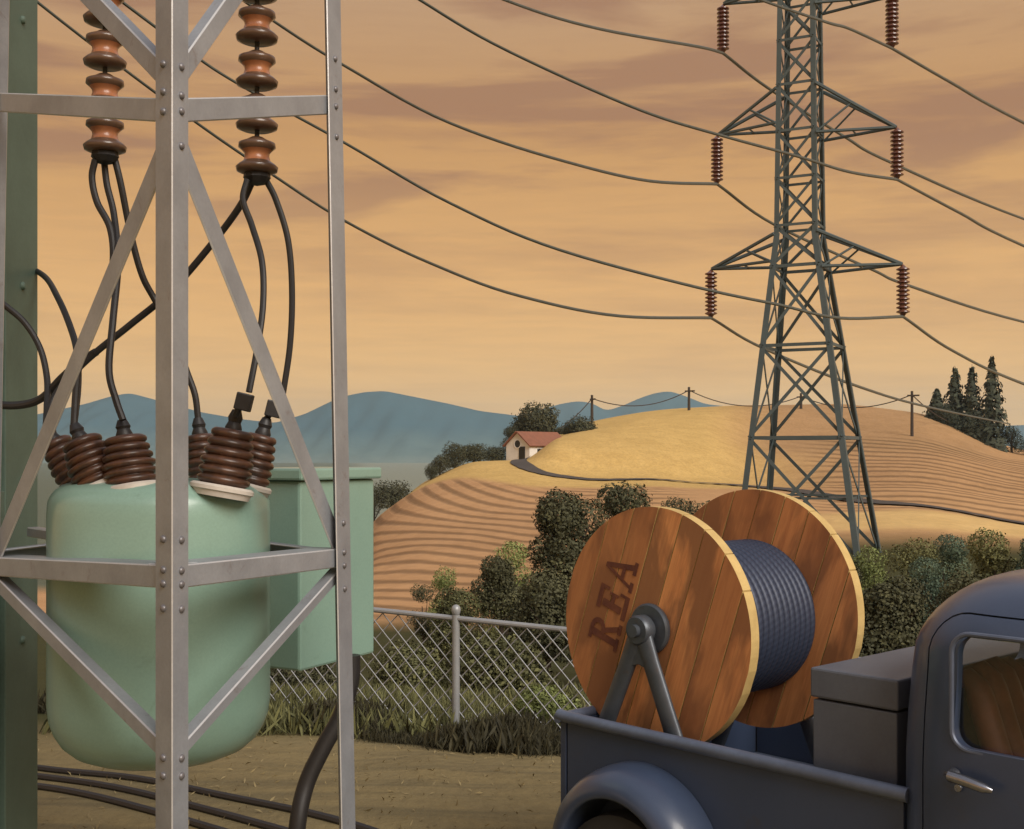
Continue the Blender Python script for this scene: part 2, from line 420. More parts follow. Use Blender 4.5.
def mtn_mat():
    m, nt, b = newmat('hazed_mountain_slope')
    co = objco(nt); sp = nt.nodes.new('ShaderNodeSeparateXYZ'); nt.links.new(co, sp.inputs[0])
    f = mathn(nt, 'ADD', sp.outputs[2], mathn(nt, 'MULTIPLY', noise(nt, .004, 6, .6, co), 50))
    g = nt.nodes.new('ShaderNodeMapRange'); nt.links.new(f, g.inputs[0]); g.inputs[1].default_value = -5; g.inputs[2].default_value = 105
    c = ramp(nt, g.outputs[0], [(0, (.20, .225, .19)), (.35, (.105, .155, .15)), (1, (.034, .092, .125))])  # distance haze painted in: pale grey foot, blue crest
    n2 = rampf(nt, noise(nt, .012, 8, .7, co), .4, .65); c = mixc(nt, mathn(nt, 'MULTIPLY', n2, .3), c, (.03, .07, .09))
    nt.links.new(c, b.inputs['Base Color']); b.inputs['Roughness'].default_value = 1; b.inputs['Specular IOR Level'].default_value = 0
    bump(nt, b, noise(nt, .01, 8, .7, co), .35, 12); return m
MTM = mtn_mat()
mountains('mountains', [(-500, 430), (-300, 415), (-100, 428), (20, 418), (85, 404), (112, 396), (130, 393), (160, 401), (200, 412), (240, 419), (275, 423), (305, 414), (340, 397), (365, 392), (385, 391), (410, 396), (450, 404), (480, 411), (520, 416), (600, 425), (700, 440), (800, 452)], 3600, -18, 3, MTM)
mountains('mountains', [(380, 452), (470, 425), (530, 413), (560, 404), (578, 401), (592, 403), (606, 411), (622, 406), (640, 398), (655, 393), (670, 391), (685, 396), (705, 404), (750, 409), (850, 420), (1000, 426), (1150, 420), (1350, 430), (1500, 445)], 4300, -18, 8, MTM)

# ------------------------------------------------------------------ vegetation
F_DARK = foliage('dark_olive_leaves', (.044, .046, .024), (.078, .077, .038), (.13, .125, .055))
F_MID = foliage('olive_leaves', (.045, .047, .020), (.105, .106, .043), (.19, .185, .07))
F_LIGHT = foliage('bright_green_leaves', (.06, .075, .026), (.17, .20, .065), (.29, .33, .11))
F_TEAL = foliage('blue_green_leaves', (.032, .050, .034), (.075, .11, .075), (.15, .19, .11))
F_FIR = foliage('conifer_needles', (.026, .032, .020), (.048, .056, .034), (.072, .082, .048))
F_DRY = foliage('dark_dry_grass', (.022, .020, .010), (.04, .036, .018), (.07, .06, .028))

def leafmesh(name, C, N, S, T, mat, parent, off, kind=None, aspect=.6, blade=False):
    """C centres, N normals (n,3), S sizes, T tint 0..1: one small rhombic leaf clump per entry"""
    n = len(C); up = RNG.normal(size=(n, 3)); N = N / np.linalg.norm(N, axis=1)[:, None]
    a = np.cross(N, up); a /= np.linalg.norm(a, axis=1)[:, None] + 1e-9; b = np.cross(N, a)
    if blade:
        a = RNG.normal(size=(n, 3)) * .35 + np.array([0, 0, 1.0]); a /= np.linalg.norm(a, axis=1)[:, None]; b = np.cross(N, a); b /= np.linalg.norm(b, axis=1)[:, None] + 1e-9
    a *= S[:, None]; b *= S[:, None] * aspect
    bend = N * S[:, None] * .25
    vs = np.stack([C - a, C - b + bend, C + a, C + b + bend], 1).reshape(-1, 3) - np.array(off)[None, :]
    me = bpy.data.meshes.new(name); me.vertices.add(4 * n); me.loops.add(4 * n); me.polygons.add(n)
    me.vertices.foreach_set('co', vs.ravel()); me.loops.foreach_set('vertex_index', np.arange(4 * n))
    me.polygons.foreach_set('loop_start', np.arange(0, 4 * n, 4)); me.polygons.foreach_set('loop_total', np.full(n, 4))
    me.update(calc_edges=True)
    at = me.attributes.new('tint', 'FLOAT', 'POINT'); at.data.foreach_set('value', np.repeat(np.clip(T, 0, 1), 4))
    me.materials.append(mat); o = bpy.data.objects.new(name, me); COL.objects.link(o)
    if parent: o.parent = parent
    if kind: o['kind'] = kind
    return o

def crown(base, w, h, leaf, count, lobes=9, low=.05, tintbase=.45, seed=0):
    rs = np.random.default_rng(seed); Cs = []; Ns = []; Ts = []
    L = []
    for i in range(lobes):
        a = rs.uniform(0, 2 * math.pi); zf = rs.uniform(0, 1) ** .8
        rad = (1 - .35 * zf) * .5 * w; rr = rs.uniform(.15, .72) * rad
        r = w * rs.uniform(.19, .30) * (1 - .2 * zf)
        L.append((np.array([math.cos(a) * rr, math.sin(a) * rr, h * (low + .12 + (.84 - low) * zf) - r * .45 * zf]), r, rs.uniform(-.28, .3)))
    L.append((np.array([0, 0, h * .52]), w * .33, 0)); L.append((np.array([rs.uniform(-.1, .1) * w, 0, h - w * .24]), w * .24, .1))
    tot = sum(l[1] ** 2 for l in L)
    for c, r, t in L:
        n = max(12, int(count * r * r / tot)); u = rs.normal(size=(n, 3)); u /= np.linalg.norm(u, axis=1)[:, None]
        rad = r * (1 + rs.normal(size=n) * .10); rad *= 1 + .12 * np.sin(u[:, 0] * 7 + c[0]) * np.sin(u[:, 2] * 6 + c[1])
        p = c + u * rad[:, None] * np.array([1, 1, .85])
        keep = p[:, 2] > .02 * h; p = p[keep]; u = u[keep]
        Cs.append(p); Ns.append(u + rs.normal(size=u.shape) * .55); Ts.append(tintbase + t + rs.normal(size=len(u)) * .16)
    C = np.concatenate(Cs) + np.array(base)[None, :]; N = np.concatenate(Ns); T = np.concatenate(Ts)
    return C, N, leaf * rs.uniform(.6, 1.35, len(C)), T

def plant(name, px, top, wpx, d, mat, label, cat, group, count=2600, leaf=None, lobes=9, seed=0, tint=.45, trunk=.25, low=.05, wz=None):
    x = (px - CX) / F * d; z = TZ(x, d) - .02; h = CH + (HY - top) / F * d - z; w = wpx / F * d
    base = V((x, d, z)); t = thing(name, base, label, cat, group)
    leaf = leaf or max(.016, w * .019); count = int(count * 2.7)
    C, N, S, T = crown(tuple(base), w, h, leaf, count, lobes, low, tint, seed)
    leafmesh('crown', C, N, S, T, mat, t, base)
    rs = random.Random(seed); mb = MB(); r = max(.03, w * .045)
    mb.tube([base + V((0, 0, -.1)), base + V((rs.uniform(-.03, .03) * w, 0, h * .3)), base + V((rs.uniform(-.08, .08) * w, 0, h * .72))], [r, r * .75, r * .3], 7)
    for k in range(5):
        a = k * 1.26 + rs.random(); p0 = base + V((0, 0, h * (.12 + .09 * k)))
        mb.tube([p0, p0 + V((math.cos(a) * w * .16, math.sin(a) * w * .16, h * .16)), p0 + V((math.cos(a) * w * .3, math.sin(a) * w * .3, h * .3))], [r * .5, r * .35, r * .12], 5)
    obj('trunk', mb, BARK, t)
    return t

G1 = 'shrubs and trees in the hollow beyond the fence'
plant('broadleaf_tree', 566, 490, 92, 34, F_DARK, 'tall dark round-headed tree beyond the fence, left of the wooden reel', 'tree', G1, 7000, seed=1, lobes=13, tint=.42)
plant('broadleaf_tree', 622, 482, 84, 37, F_DARK, 'dark domed tree rising directly behind the top of the wooden reel', 'tree', G1, 6000, seed=2, lobes=13, tint=.40)
plant('shrub', 508, 541, 62, 31, F_LIGHT, 'yellow-green shrub touching the left side of the tall dark tree', 'shrub', G1, 3400, seed=3, tint=.6)
plant('shrub', 502, 556, 66, 28, F_DARK, 'dark rounded shrub standing in front of the upper yellow-green shrub', 'shrub', G1, 4200, seed=4, tint=.45)
plant('shrub', 445, 566, 46, 29, F_LIGHT, 'lower yellow-green shrub just above the fence post with the ball cap', 'shrub', G1, 2800, seed=5, tint=.6)
plant('shrub', 458, 590, 70, 25, F_MID, 'olive shrub right behind the ball-capped fence post', 'shrub', G1, 3600, seed=6, tint=.35)
plant('shrub', 424, 584, 34, 26, F_DARK, 'small dark shrub at the foot of the ploughed slope, nearest the green cabinet', 'shrub', G1, 2000, seed=7, tint=.35)
plant('shrub', 548, 575, 95, 23, F_DARK, 'wide dark shrub between the fence rail and the tall dark tree', 'shrub', G1, 4600, seed=8, tint=.38)
plant('shrub', 498, 640, 115, 15.5, F_MID, 'olive shrub seen through the fence mesh right of its post', 'shrub', G1, 4200, seed=9, tint=.4)
plant('shrub', 405, 650, 100, 16.5, F_MID, 'low olive shrub seen through the fence mesh left of its post', 'shrub', G1, 3800, seed=10, tint=.45)
plant('shrub', 300, 655, 90, 17, F_DARK, 'dark shrub behind the fence mesh below the green cabinet', 'shrub', G1, 3000, seed=11, tint=.4)
plant('shrub', 546, 688, 80, 10.75, F_LIGHT, 'light green bush pressed against the fence beside the truck tailgate', 'bush', G1, 3400, seed=12, tint=.7)
plant('shrub', 640, 600, 120, 19, F_DARK, 'broad dark shrub hidden mostly behind the wooden reel', 'shrub', G1, 4200, seed=13, tint=.35)
plant('shrub', 683, 497, 62, 62, F_DARK, 'little dark bush peeping out between the two flanges of the reel', 'bush', G1, 1800, seed=14, tint=.35)
G2 = 'bushes below the pylon beside the truck cab'
plant('shrub', 872, 545, 62, 33, F_LIGHT, 'yellowish bush at the foot of the steel pylon', 'bush', G2, 2800, seed=21, tint=.45)
plant('shrub', 912, 537, 66, 29, F_MID, 'rounded olive bush just right of the pylon foot', 'bush', G2, 3600, seed=22, tint=.68)
plant('shrub', 946, 533, 56, 31, F_TEAL, 'blue-green bush between two olive ones, above the truck roof corner', 'bush', G2, 3200, seed=23, tint=.6)
plant('shrub', 992, 528, 74, 28, F_MID, 'large olive bush above the truck cab roof', 'bush', G2, 4200, seed=24, tint=.75)
plant('shrub', 1032, 536, 60, 27, F_TEAL, 'blue-green bush above the cab roof at the far edge of the row', 'bush', G2, 3200, seed=25, tint=.65)
plant('shrub', 928, 556, 60, 24, F_TEAL, 'low blue-green bush in front of the rounded olive one', 'bush', G2, 3200, seed=26, tint=.5)
plant('shrub', 888, 582, 110, 18, F_DARK, 'broad black-green thicket between the reel and the truck cab', 'bush', G2, 5200, seed=27, tint=.38)
plant('shrub', 838, 560, 70, 24, F_DARK, 'black-green bush close behind the rear flange of the reel', 'bush', G2, 3200, seed=28, tint=.35)
plant('shrub', 965, 570, 90, 21, F_DARK, 'dark bush showing just over the rounded corner of the cab', 'bush', G2, 4000, seed=29, tint=.45)
plant('shrub', 1080, 560, 90, 20, F_MID, 'olive bush behind the middle of the cab roof', 'bush', G2, 3000, seed=30, tint=.4)
G3 = 'dark trees around the farmhouse'
for i, (px, top, w, d, lb) in enumerate([
    (534, 401, 64, 166, 'tallest round dark tree directly behind the farmhouse'),
    (511, 425, 24, 163, 'small dark tree against the left end of the farmhouse roof'),
    (580, 428, 46, 172, 'spreading dark tree behind the right end of the farmhouse roof'),
    (566, 430, 30, 176, 'low dark tree between the farmhouse roof and the first utility pole'),
    (493, 449, 30, 158, 'low dark bush touching the farmhouse wall'),
    (474, 446, 34, 156, 'second dark bush left of the farmhouse'),
    (455, 443, 34, 154, 'highest rounded bush of the row left of the farmhouse'),
    (440, 455, 26, 152, 'dark bush halfway down the left edge of the hill'),
    (431, 466, 18, 151, 'lowest small bush at the end of the hillside row')]):
    plant('broadleaf_tree' if i < 4 else 'shrub', px, top, w, d, F_DARK, lb, 'tree' if i < 4 else 'bush', G3, 4200 if w > 40 else 2000, seed=40 + i, tint=.2, lobes=12, low=.0)
plant('broadleaf_tree', 392, 483, 48, 150, F_DARK, 'dark tree below the hill edge, beside the cabinet lid', 'tree', G3, 1800, seed=60, tint=.2)
plant('broadleaf_tree', 374, 486, 30, 155, F_DARK, 'dark tree half hidden by the corner of the green cabinet', 'tree', G3, 1400, seed=61, tint=.2)

def conifer(px, top, base_y, wpx, d, label, seed):
    x = (px - CX) / F * d; z = TZ(x, d) - .1; h = CH + (HY - top) / F * d - z; w = wpx / F * d
    base = V((x, d, z)); t = thing('conifer_tree', base, label, 'tree', 'conifers on the hilltop')
    rs = np.random.default_rng(seed); C = []; N = []; T = []
    lay = 13
    for k in range(lay):
        f = k / lay; zc = h * (.04 + .93 * f); rad = w * .66 * (1 - f) ** .95 * (1.12 if k % 2 else .8) + .08
        n = int(150 * (1 - f) + 26); a = rs.uniform(0, 6.283, n); rr = rad * np.sqrt(rs.uniform(.1, 1, n)) * (1 + .35 * np.sin(a * 3 + k))
        C.append(np.stack([np.cos(a) * rr, np.sin(a) * rr, zc - rr * .35 + rs.normal(size=n) * h * .02], 1)); N.append(np.stack([np.cos(a), np.sin(a), rs.uniform(.1, 1, n)], 1)); T.append(rs.uniform(.1, .8, n))
    C = np.concatenate(C) + np.array(base); N = np.concatenate(N); T = np.concatenate(T)
    leafmesh('crown', C, N, rs.uniform(.25, .6, len(C)) * (w / 4.5), T, F_FIR, t, base, aspect=.5)
    obj('trunk', MB().tube([base, base + V((0, 0, h * .5)), base + V((0, 0, h * .97))], [w * .06, w * .04, .03], 6), BARK, t)
conifer(937, 387, 415, 22, 206, 'shortest conifer, nearest the utility pole on the crest', 1)
conifer(955, 364, 420, 26, 206, 'second conifer from the utility pole, slim and pointed', 2)
conifer(972, 362, 428, 26, 204, 'third conifer from the utility pole, between slim one and tallest', 3)
conifer(992, 352, 438, 30, 202, 'tallest conifer on the hilltop with ragged branches', 4)
for i, (px, top, w, lb) in enumerate([(945, 405, 34, 'low scrub at the feet of the two smaller conifers'), (975, 412, 44, 'low scrub around the trunk of the third conifer'), (1012, 425, 28, 'rounded bush just right of the tallest conifer'), (1034, 436, 30, 'outermost bush on the falling crest beyond the conifers')]):
    plant('shrub', px, top, w, 204 - i, F_FIR, lb, 'bush', 'scrub under the hilltop conifers', 1300, seed=70 + i, tint=.35, lobes=6, low=0)

# ------------------------------------------------------------------ farmhouse
def house():
    g = V((.75, -.66, 0)).normalized(); s = V((.66, .75, 0)).normalized(); z = V((0, 0, 1))
    c = P(529.5, 460, 154); gz = min(TZ(c.x, c.y), TZ(*(c - g * 4).xy)) - .2
    c = V((c.x, c.y, gz)); W, L, H, RH = 4.0, 7.6, CH + (HY - 445) / F * 154 - gz, 1.65
    a = c - g * W
    t = thing('farmhouse', (a + c) / 2 + s * L / 2, 'small white gabled farmhouse with red roof on the hill shoulder', 'house')
    nrm = -s
    mb = MB().prism([a, c, c + z * H, a + g * W / 2 + z * (H + RH), a + z * H], s * L)
    obj('wall', mb, PLASTER, t, smooth=0)
    mb = MB(); e = .35; th = .16
    for sd in (0, 1):
        q0 = (a if sd == 0 else c) + z * H; dr = -g if sd == 0 else g; rg = a + g * W / 2 + z * (H + RH)
        sl = (q0 - rg); q1 = q0 + sl.normalized() * e; up = s.cross(sl).normalized(); up = up if up.z > 0 else -up
        mb.box((rg + q1) / 2 + up * (th / 2 + .02) + s * (L / 2), (q1 - rg) / 2, up * th / 2, s * (L / 2 + e))
    obj('roof', mb, ROOF, t, smooth=0)
    fr = a + g * 2.75 + nrm * .03
    obj('door', MB().box(fr + z * 1.0, g * .5, z * 1.0, nrm * .05), DARKW, t, smooth=0)
    w = obj('window', MB().lathe([(0, 0), (.5, 0), (.5, .05), (0, .05)], a + g * W / 2 + z * (H + .15) , nrm, 20), DARKW, t, smooth=0)
    obj('frame', MB().lathe([(.49, .0), (.60, .0), (.60, .09), (.49, .09)], a + g * W / 2 + z * (H + .15), nrm, 20), PLASTER, w, smooth=0)
    for k in (2.0, 5.2):
        obj('side_window', MB().box(c + s * k + z * H * .55 + g * .03, s * .45, z * .5, g * .04), DARKW, t, smooth=0)
house()

# ------------------------------------------------------------------ utility poles and wires
POLES = []
for i, (px, top, base, d, lb) in enumerate([
    (592, 395, 428, 196, 'plain utility pole nearest the farmhouse trees'),
    (689, 387, 421, 205, 'utility pole with crossarm at the middle of the golden mound'),
    (801, 393, 428, 208, 'utility pole seen between the legs of the steel pylon'),
    (912, 391, 437, 184, 'utility pole standing at the top of the right ploughed field')]):
    x = (px - CX) / F * d; z = TZ(x, d) - .3; zt = CH + (HY - top) / F * d
    t = thing('utility_pole', (x, d, z), lb, 'utility pole', 'wooden utility poles along the hill crest')
    obj('pole', MB().tube([V((x, d, z)), V((x, d, zt))], [.26, .2], 8), POLEW, t)
    zc = zt - .7
    obj('crossarm', MB().box((x + .1, d - .3, zc), (.75 if i else .4, -.5, 0), (.06, .09, 0), (0, 0, .12)), POLEW, t)
    POLES.append(V((x, d, zc + .15)))
ends = [P(545, 436, 186)] + POLES + [P(960, 425, 210)]
wl = ['thin wire sagging from the first utility pole towards the farmhouse', 'thin wire between first and second utility poles', 'thin wire from the middle mound pole to the one inside the pylon', 'thin wire crossing behind the pylon to the right field pole', 'thin wire from the right field pole to the conifers']
for i in range(5):
    a, b = ends[i], ends[i + 1]; sag = [.8, 1.9, 2.2, 2.0, .8][i]
    pts = [a.lerp(b, t / 14) + V((0, 0, -sag * 4 * (t / 14) * (1 - t / 14))) for t in range(15)]
    tag(obj('overhead_wire', MB().tube(pts, .085, 5), POLEW), wl[i], 'wire', 'wires between the wooden poles')

# ------------------------------------------------------------------ pylon
D = 60.0
def pylon():
    th = R(27); ex = V((math.cos(th), -math.sin(th), 0)); ey = V((math.sin(th), math.cos(th), 0)); Z = V((0, 0, 1))
    cx = (800 - CX) / F * D; C0 = V((cx, D, 0))
    def zy(y): return CH + (HY - y) / F * D
    zb = -3.3
    prof = [(zb, 3.1), (zy(235), 1.06), (zy(-175), .82)]
    def half(z):
        for (z0, h0), (z1, h1) in zip(prof, prof[1:]):
            if z <= z1: return h0 + (h1 - h0) * (z - z0) / (z1 - z0)
        return prof[-1][1]
    def corner(i, z):
        sx, sy = [(-1, -1), (1, -1), (1, 1), (-1, 1)][i]; h = half(z)
        shift = ex * 0.35 * max(0, (zy(235) - z) / 16)
        return C0 + ex * sx * h + ey * sy * h * .92 + Z * z + shift * 1.3
    t = thing('pylon', C0 + Z * zb, 'tall lattice steel transmission pylon with three pairs of arms', 'pylon')
    ztop = zy(-175)
    for i in range(4):
        zs = [zb, zy(235), ztop]; c = [corner(i, z) for z in zs]; sx, sy = [(-1, -1), (1, -1), (1, 1), (-1, 1)][i]
        mb = MB()
        mb.angle(c[0], c[1], -ex * sx, -ey * sy, .28, .06); mb.angle(c[1], c[2], -ex * sx, -ey * sy, .24, .05)
        obj('leg', mb, PYL, t, smooth=0)
        obj('footing', MB().box(c[0] + Z * -.1, ex * .4, ey * .4, Z * .35), BRICKD, t, smooth=0)
    lv = [zb + .5] + [zy(y) for y in (438, 347, 268, 227, 180, 133, 87, 43, 0, -43, -87, -130, -172)]
    for f in range(4):
        i, j = f, (f + 1) % 4; mb = MB()
        nrm = (corner(i, 5) + corner(j, 5)) / 2 - C0; nrm.z = 0; nrm.normalize()
        for k in range(len(lv) - 1):
            z0, z1 = lv[k], lv[k + 1]; a0, b0, a1, b1 = corner(i, z0), corner(j, z0), corner(i, z1), corner(j, z1)
            w = .16 if z0 < zy(235) else .13
            def bar(p, q, w, off):
                dd = (q - p).normalized(); sd = dd.cross(nrm).normalized(); p = p - nrm * off; q = q - nrm * off
                mb.box((p + q) / 2, (q - p) / 2, sd * w / 2, nrm * .02)
            if k: bar(a0, b0, w, .06)
            if True:
                bar(a0, b1, w, .11); bar(b0, a1, w, .16)
            else:
                bar(a0, (a1 + b1) / 2, w, .11); bar(b0, (a1 + b1) / 2, w, .16)
            if k == 0:
                m = (a0 + b0 + a1 + b1) / 4; bar(corner(i, (z0 + z1) / 2), m, w * .7, .2); bar(corner(j, (z0 + z1) / 2), m, w * .7, .2)
        obj('face_bracing', mb, PYL, t, smooth=0)
    tips = []
    for (yb, ytop, ltip, rtip) in ((268, 235, (711, 269), (903, 264)), (132, 90, (717, 135), (897, 127)), (3, -40, (723, 4), (892, -4))):
        for sd, (tx, ty) in ((-1, ltip), (1, rtip)):
            # tip along ex from centre so that it lies on the arm axis
            k = ((tx - CX) / F * C0.y - C0.x) / (ex.x + (tx - CX) / F * math.sin(th))
            tip = C0 + ex * k; tip.z = CH + (HY - ty) / F * tip.y
            ci, cj = ((0, 3) if sd < 0 else (1, 2)); mb = MB(); zb_, zt_ = tip.z - .0, zy(ytop)
            for c in (ci, cj):
                lo, hi = corner(c, zb_), corner(c, zt_)
                for p in (lo, hi): mb.tube([p, tip + (lo - tip).normalized() * .05], .095 if p is hi else .08, 6)
                mb.tube([lo.lerp(tip, .0), hi.lerp(tip, .45)], .055, 6)
            for fr in (.0, .45):
                mb.tube([corner(ci, zb_).lerp(tip, fr), corner(cj, zb_).lerp(tip, fr)], .045, 5)
            obj('cross_arm', mb, PYL, t)
            mb = MB(); L = 2.55; prof_ = [(.03, .0)]
            nd = 11
            for q in range(nd):
                h = .15 + q * (L - .3) / nd; prof_ += [(.17, h), (.31, h + .06), (.32, h + .11), (.17, h + .17)]
            prof_ += [(.03, L)]
            mb.lathe(prof_, tip - Z * .02, -Z, 12)
            obj('insulator_string', mb, CERAM, t)
            tips.append(tip - Z * (L - .02))
    # peak
    apex = C0 + Z * (ztop + 2.6); mb = MB()
    for i in range(4): mb.tube([corner(i, ztop), apex], .08, 6)
    obj('peak', mb, PYL, t)
    return tips
TIPS = pylon()   # bottom L,R, mid L,R, top L,R

def line3(tip, lpts, dl, rpts, dr):
    """conductor passing the clamp TIP; plan is straight on each side, sag follows the rows given"""
    out = []
    def side(pts, dend):
        u0 = (tip.x / tip.y) * F + CX; ue = pts[-1][0]; r = []
        for px, py in pts:
            f = (px - u0) / (ue - u0); d = 1 / ((1 - f) / tip.y + f / dend); r.append(P(px, py, d))
        return r
    L = side(lpts, dl)[::-1]; Rr = side(rpts, dr)
    return smoothpts(L + [tip], 7)[:-1] + smoothpts([tip] + Rr, 7)
LN = [
 (0, [(620, 316), (520, 296), (430, 263), (345, 221), (270, 173), (190, 118), (60, 20), (-80, -95)], 17, [(765, 349), (857, 386), (928, 407), (1010, 424)], 200, 'lowest conductor on the reel side, slung from the bottom left pylon arm'),
 (1, [(840, 318), (780, 305), (700, 288), (560, 250), (450, 203), (345, 143), (240, 85), (180, 45), (60, -45)], 17, [(955, 352), (1024, 384), (1120, 418)], 150, 'conductor passing behind the pylon to the bottom right arm'),
 (2, [(650, 181), (560, 160), (450, 123), (345, 66), (272, 20), (180, -45), (60, -140)], 17, [(775, 225), (873, 270), (910, 286), (1024, 322), (1160, 352)], 170, 'conductor hung from the middle left pylon arm'),
 (3, [(850, 172), (800, 157), (716, 134), (640, 110), (510, 52), (420, 0), (330, -60), (200, -160)], 18, [(960, 213), (1024, 246), (1150, 300)], 150, 'conductor passing behind the pylon to the middle right arm'),
 (4, [(700, 47), (600, 29), (505, 0), (400, -50), (250, -140)], 20, [(768, 88), (845, 137), (892, 163), (1024, 219), (1160, 265)], 170, 'conductor hung from the upper left pylon arm'),
 (5, [(850, 29), (826, 22), (740, -8), (600, -70), (450, -160)], 20, [(950, 82), (1024, 123), (1150, 185)], 150, 'conductor carried by the upper right pylon arm')]
for i, l, dl, r, dr, lb in LN:
    pts = line3(TIPS[i], l, dl, r, dr)
    tag(obj('power_line', MB().tube(pts, [max(.026, .078 * min(p.y, 90) / 60) for p in pts], 6), WIRE), lb, 'power line', 'conductors of the transmission line')

# ------------------------------------------------------------------ near lattice tower
near = V((-.963, 3.4, 0)); Dr = (V((-.64, 4.4, 0)) - near); DrN = Dr.normalized(); left0 = V((-1.943, 4.4, 0)); Dl = left0 - near; DlN = Dl.normalized()
backp = V((-1.53, 5.4, 0))
def zat(y, d): return CH + (HY - y) / F * d
def rightp(z):
    y = HY - (z - CH) * F / 4.4; px = 341 + 15 * y / 829.0
    return V(((px - CX) / F * 4.4, 4.4, z))
def leftp(z):
    y = HY - (z - CH) * F / 4.4; px = -12 - 15 * y / 829.0
    return V(((px - CX) / F * 4.4, 4.4, z))
def nearp(z): return V((near.x, near.y, z))
Zv = V((0, 0, 1))
def tower():
    t = thing('lattice_tower', (-1.287, 4.4, 0), 'riveted grey angle-iron lattice tower caging the green transformer', 'tower')
    ZT = 5.4
    pn = obj('post', MB().angle(nearp(-.05), nearp(ZT), DlN, DrN, .10, .009, .085), STEEL, t, smooth=0, bevel=.0025)
    pr = obj('post', MB().angle(rightp(-.05), rightp(ZT), -DrN, (backp - rightp(0)).normalized() * V((1, 1, 0)).length / V((1, 1, 0)).length, .115, .009, .10), STEEL, t, smooth=0, bevel=.0025)
    pl = obj('post', MB().angle(leftp(-.05), leftp(ZT), -DlN, V(((backp - left0).x, (backp - left0).y, 0)), .10, .009), STEEL, t, smooth=0, bevel=.0025)
    pb = obj('post', MB().angle(V((backp.x, backp.y, -.05)), V((backp.x, backp.y, ZT)), -DrN, -DlN, .075, .009), STEEL, t, smooth=0, bevel=.0025)
    nR = DrN.cross(Zv).normalized(); nR = nR if nR.dot(V((1, -.3, 0))) > 0 else -nR       # outward normals
    nL = DlN.cross(Zv).normalized(); nL = nL if nL.dot(V((-1, -1, 0))) > 0 else -nL
    def member(name, p, q, n_out, w, inset, fl=.045, sh=(.012, .012), parent=t):
        p = V(p); q = V(q); u = (q - p).normalized(); p = p + u * sh[0] - n_out * inset; q = q - u * sh[1] - n_out * inset
        side = u.cross(n_out).normalized(); side = side if side.z < 0 else -side      # web hangs down from the top corner
        a = p - side * w / 2; b = q - side * w / 2
        return obj(name, MB().angle(a, b, side, -n_out, w, .008, fl), STEEL, t, smooth=0, bevel=.002)
    # side beams
    for (yn, yr, yl) in ((103, 104, 101), (579, 557, 566), (1120, 969, 969)):
        zn = zat(yn, 3.4); zr = zat(yr, 4.4); zl = zat(yl, 4.4)
        fl = .13 if yn > 500 else .045
        member('beam', nearp(zn) + DrN * .07, rightp(zr), nR, .068, .011, fl)
        member('beam', nearp(zn) + DlN * .085, leftp(zl), nL, .068, .011, fl)
    zr = 1.826
    bk = lambda z: V((backp.x, backp.y, z))
    for z0 in (1.826, .3):
        nb = V((.72, .70, 0)); member('beam', rightp(z0), bk(z0 + .02), -nb.normalized() * -1, .05, .03, .04)
        member('beam', leftp(z0), bk(z0 + .02), V((-.95, .3, 0)).normalized(), .05, .03, .04)
    # diagonals
    member('brace', nearp(zat(80, 3.4)) + DlN * .045, leftp(4.24), nL, .062, .021); member('brace', nearp(zat(80, 3.4)) + DrN * .045, rightp(4.39), nR, .058, .021)
    member('brace', nearp(zat(118, 3.4)) + DlN * .045, leftp(zat(578, 4.4)), nL, .082, .030); member('brace', nearp(zat(118, 3.4)) + DrN * .045, rightp(zat(558, 4.4)), nR, .082, .030)
    member('brace', nearp(zat(765, 3.4)) + DlN * .045, leftp(zat(572, 4.4)), nL, .052, .021); member('brace', nearp(zat(765, 3.4)) + DrN * .045, rightp(zat(568, 4.4)), nR, .038, .021)
    # head ring carrying the insulator strings
    for a, b, n in ((nearp(5.2), rightp(5.2), nR), (nearp(5.2), leftp(5.2), nL)):
        member('beam', a, b, n, .066, .011)
    obj('crossarm', MB().box((rightp(4.9) + leftp(4.9)) / 2, (rightp(4.9) - leftp(4.9)) * .49, (0, .03, 0), (0, 0, .05)), STEEL, t, smooth=0, bevel=.003)
    # rivets
    def rivet(par, pos, n):
        obj('rivet', MB().lathe([(.0115, -.004), (.0115, .002), (.0095, .006), (.005, .0085), (.0, .0092)], pos, n, 12), RIVET, par, smooth=50)
    for y in (62, 91, 107, 142, -30): rivet(pn, nearp(zat(y, 3.4)) + DrN * .045, nR)
    for y in (60, 88, 108, -32): rivet(pn, nearp(zat(y, 3.4)) + DlN * .05, nL)
    for y in (541, 572, 586, 611, 762, 780): rivet(pn, nearp(zat(y, 3.4)) + DrN * .045, nR); rivet(pn, nearp(zat(y - 1, 3.4)) + DlN * .05, nL)
    for y in (64, 94, 111, 141, 522, 551, 564, 587): rivet(pr, rightp(zat(y, 4.4)) - DrN * .06, nR)
tower()

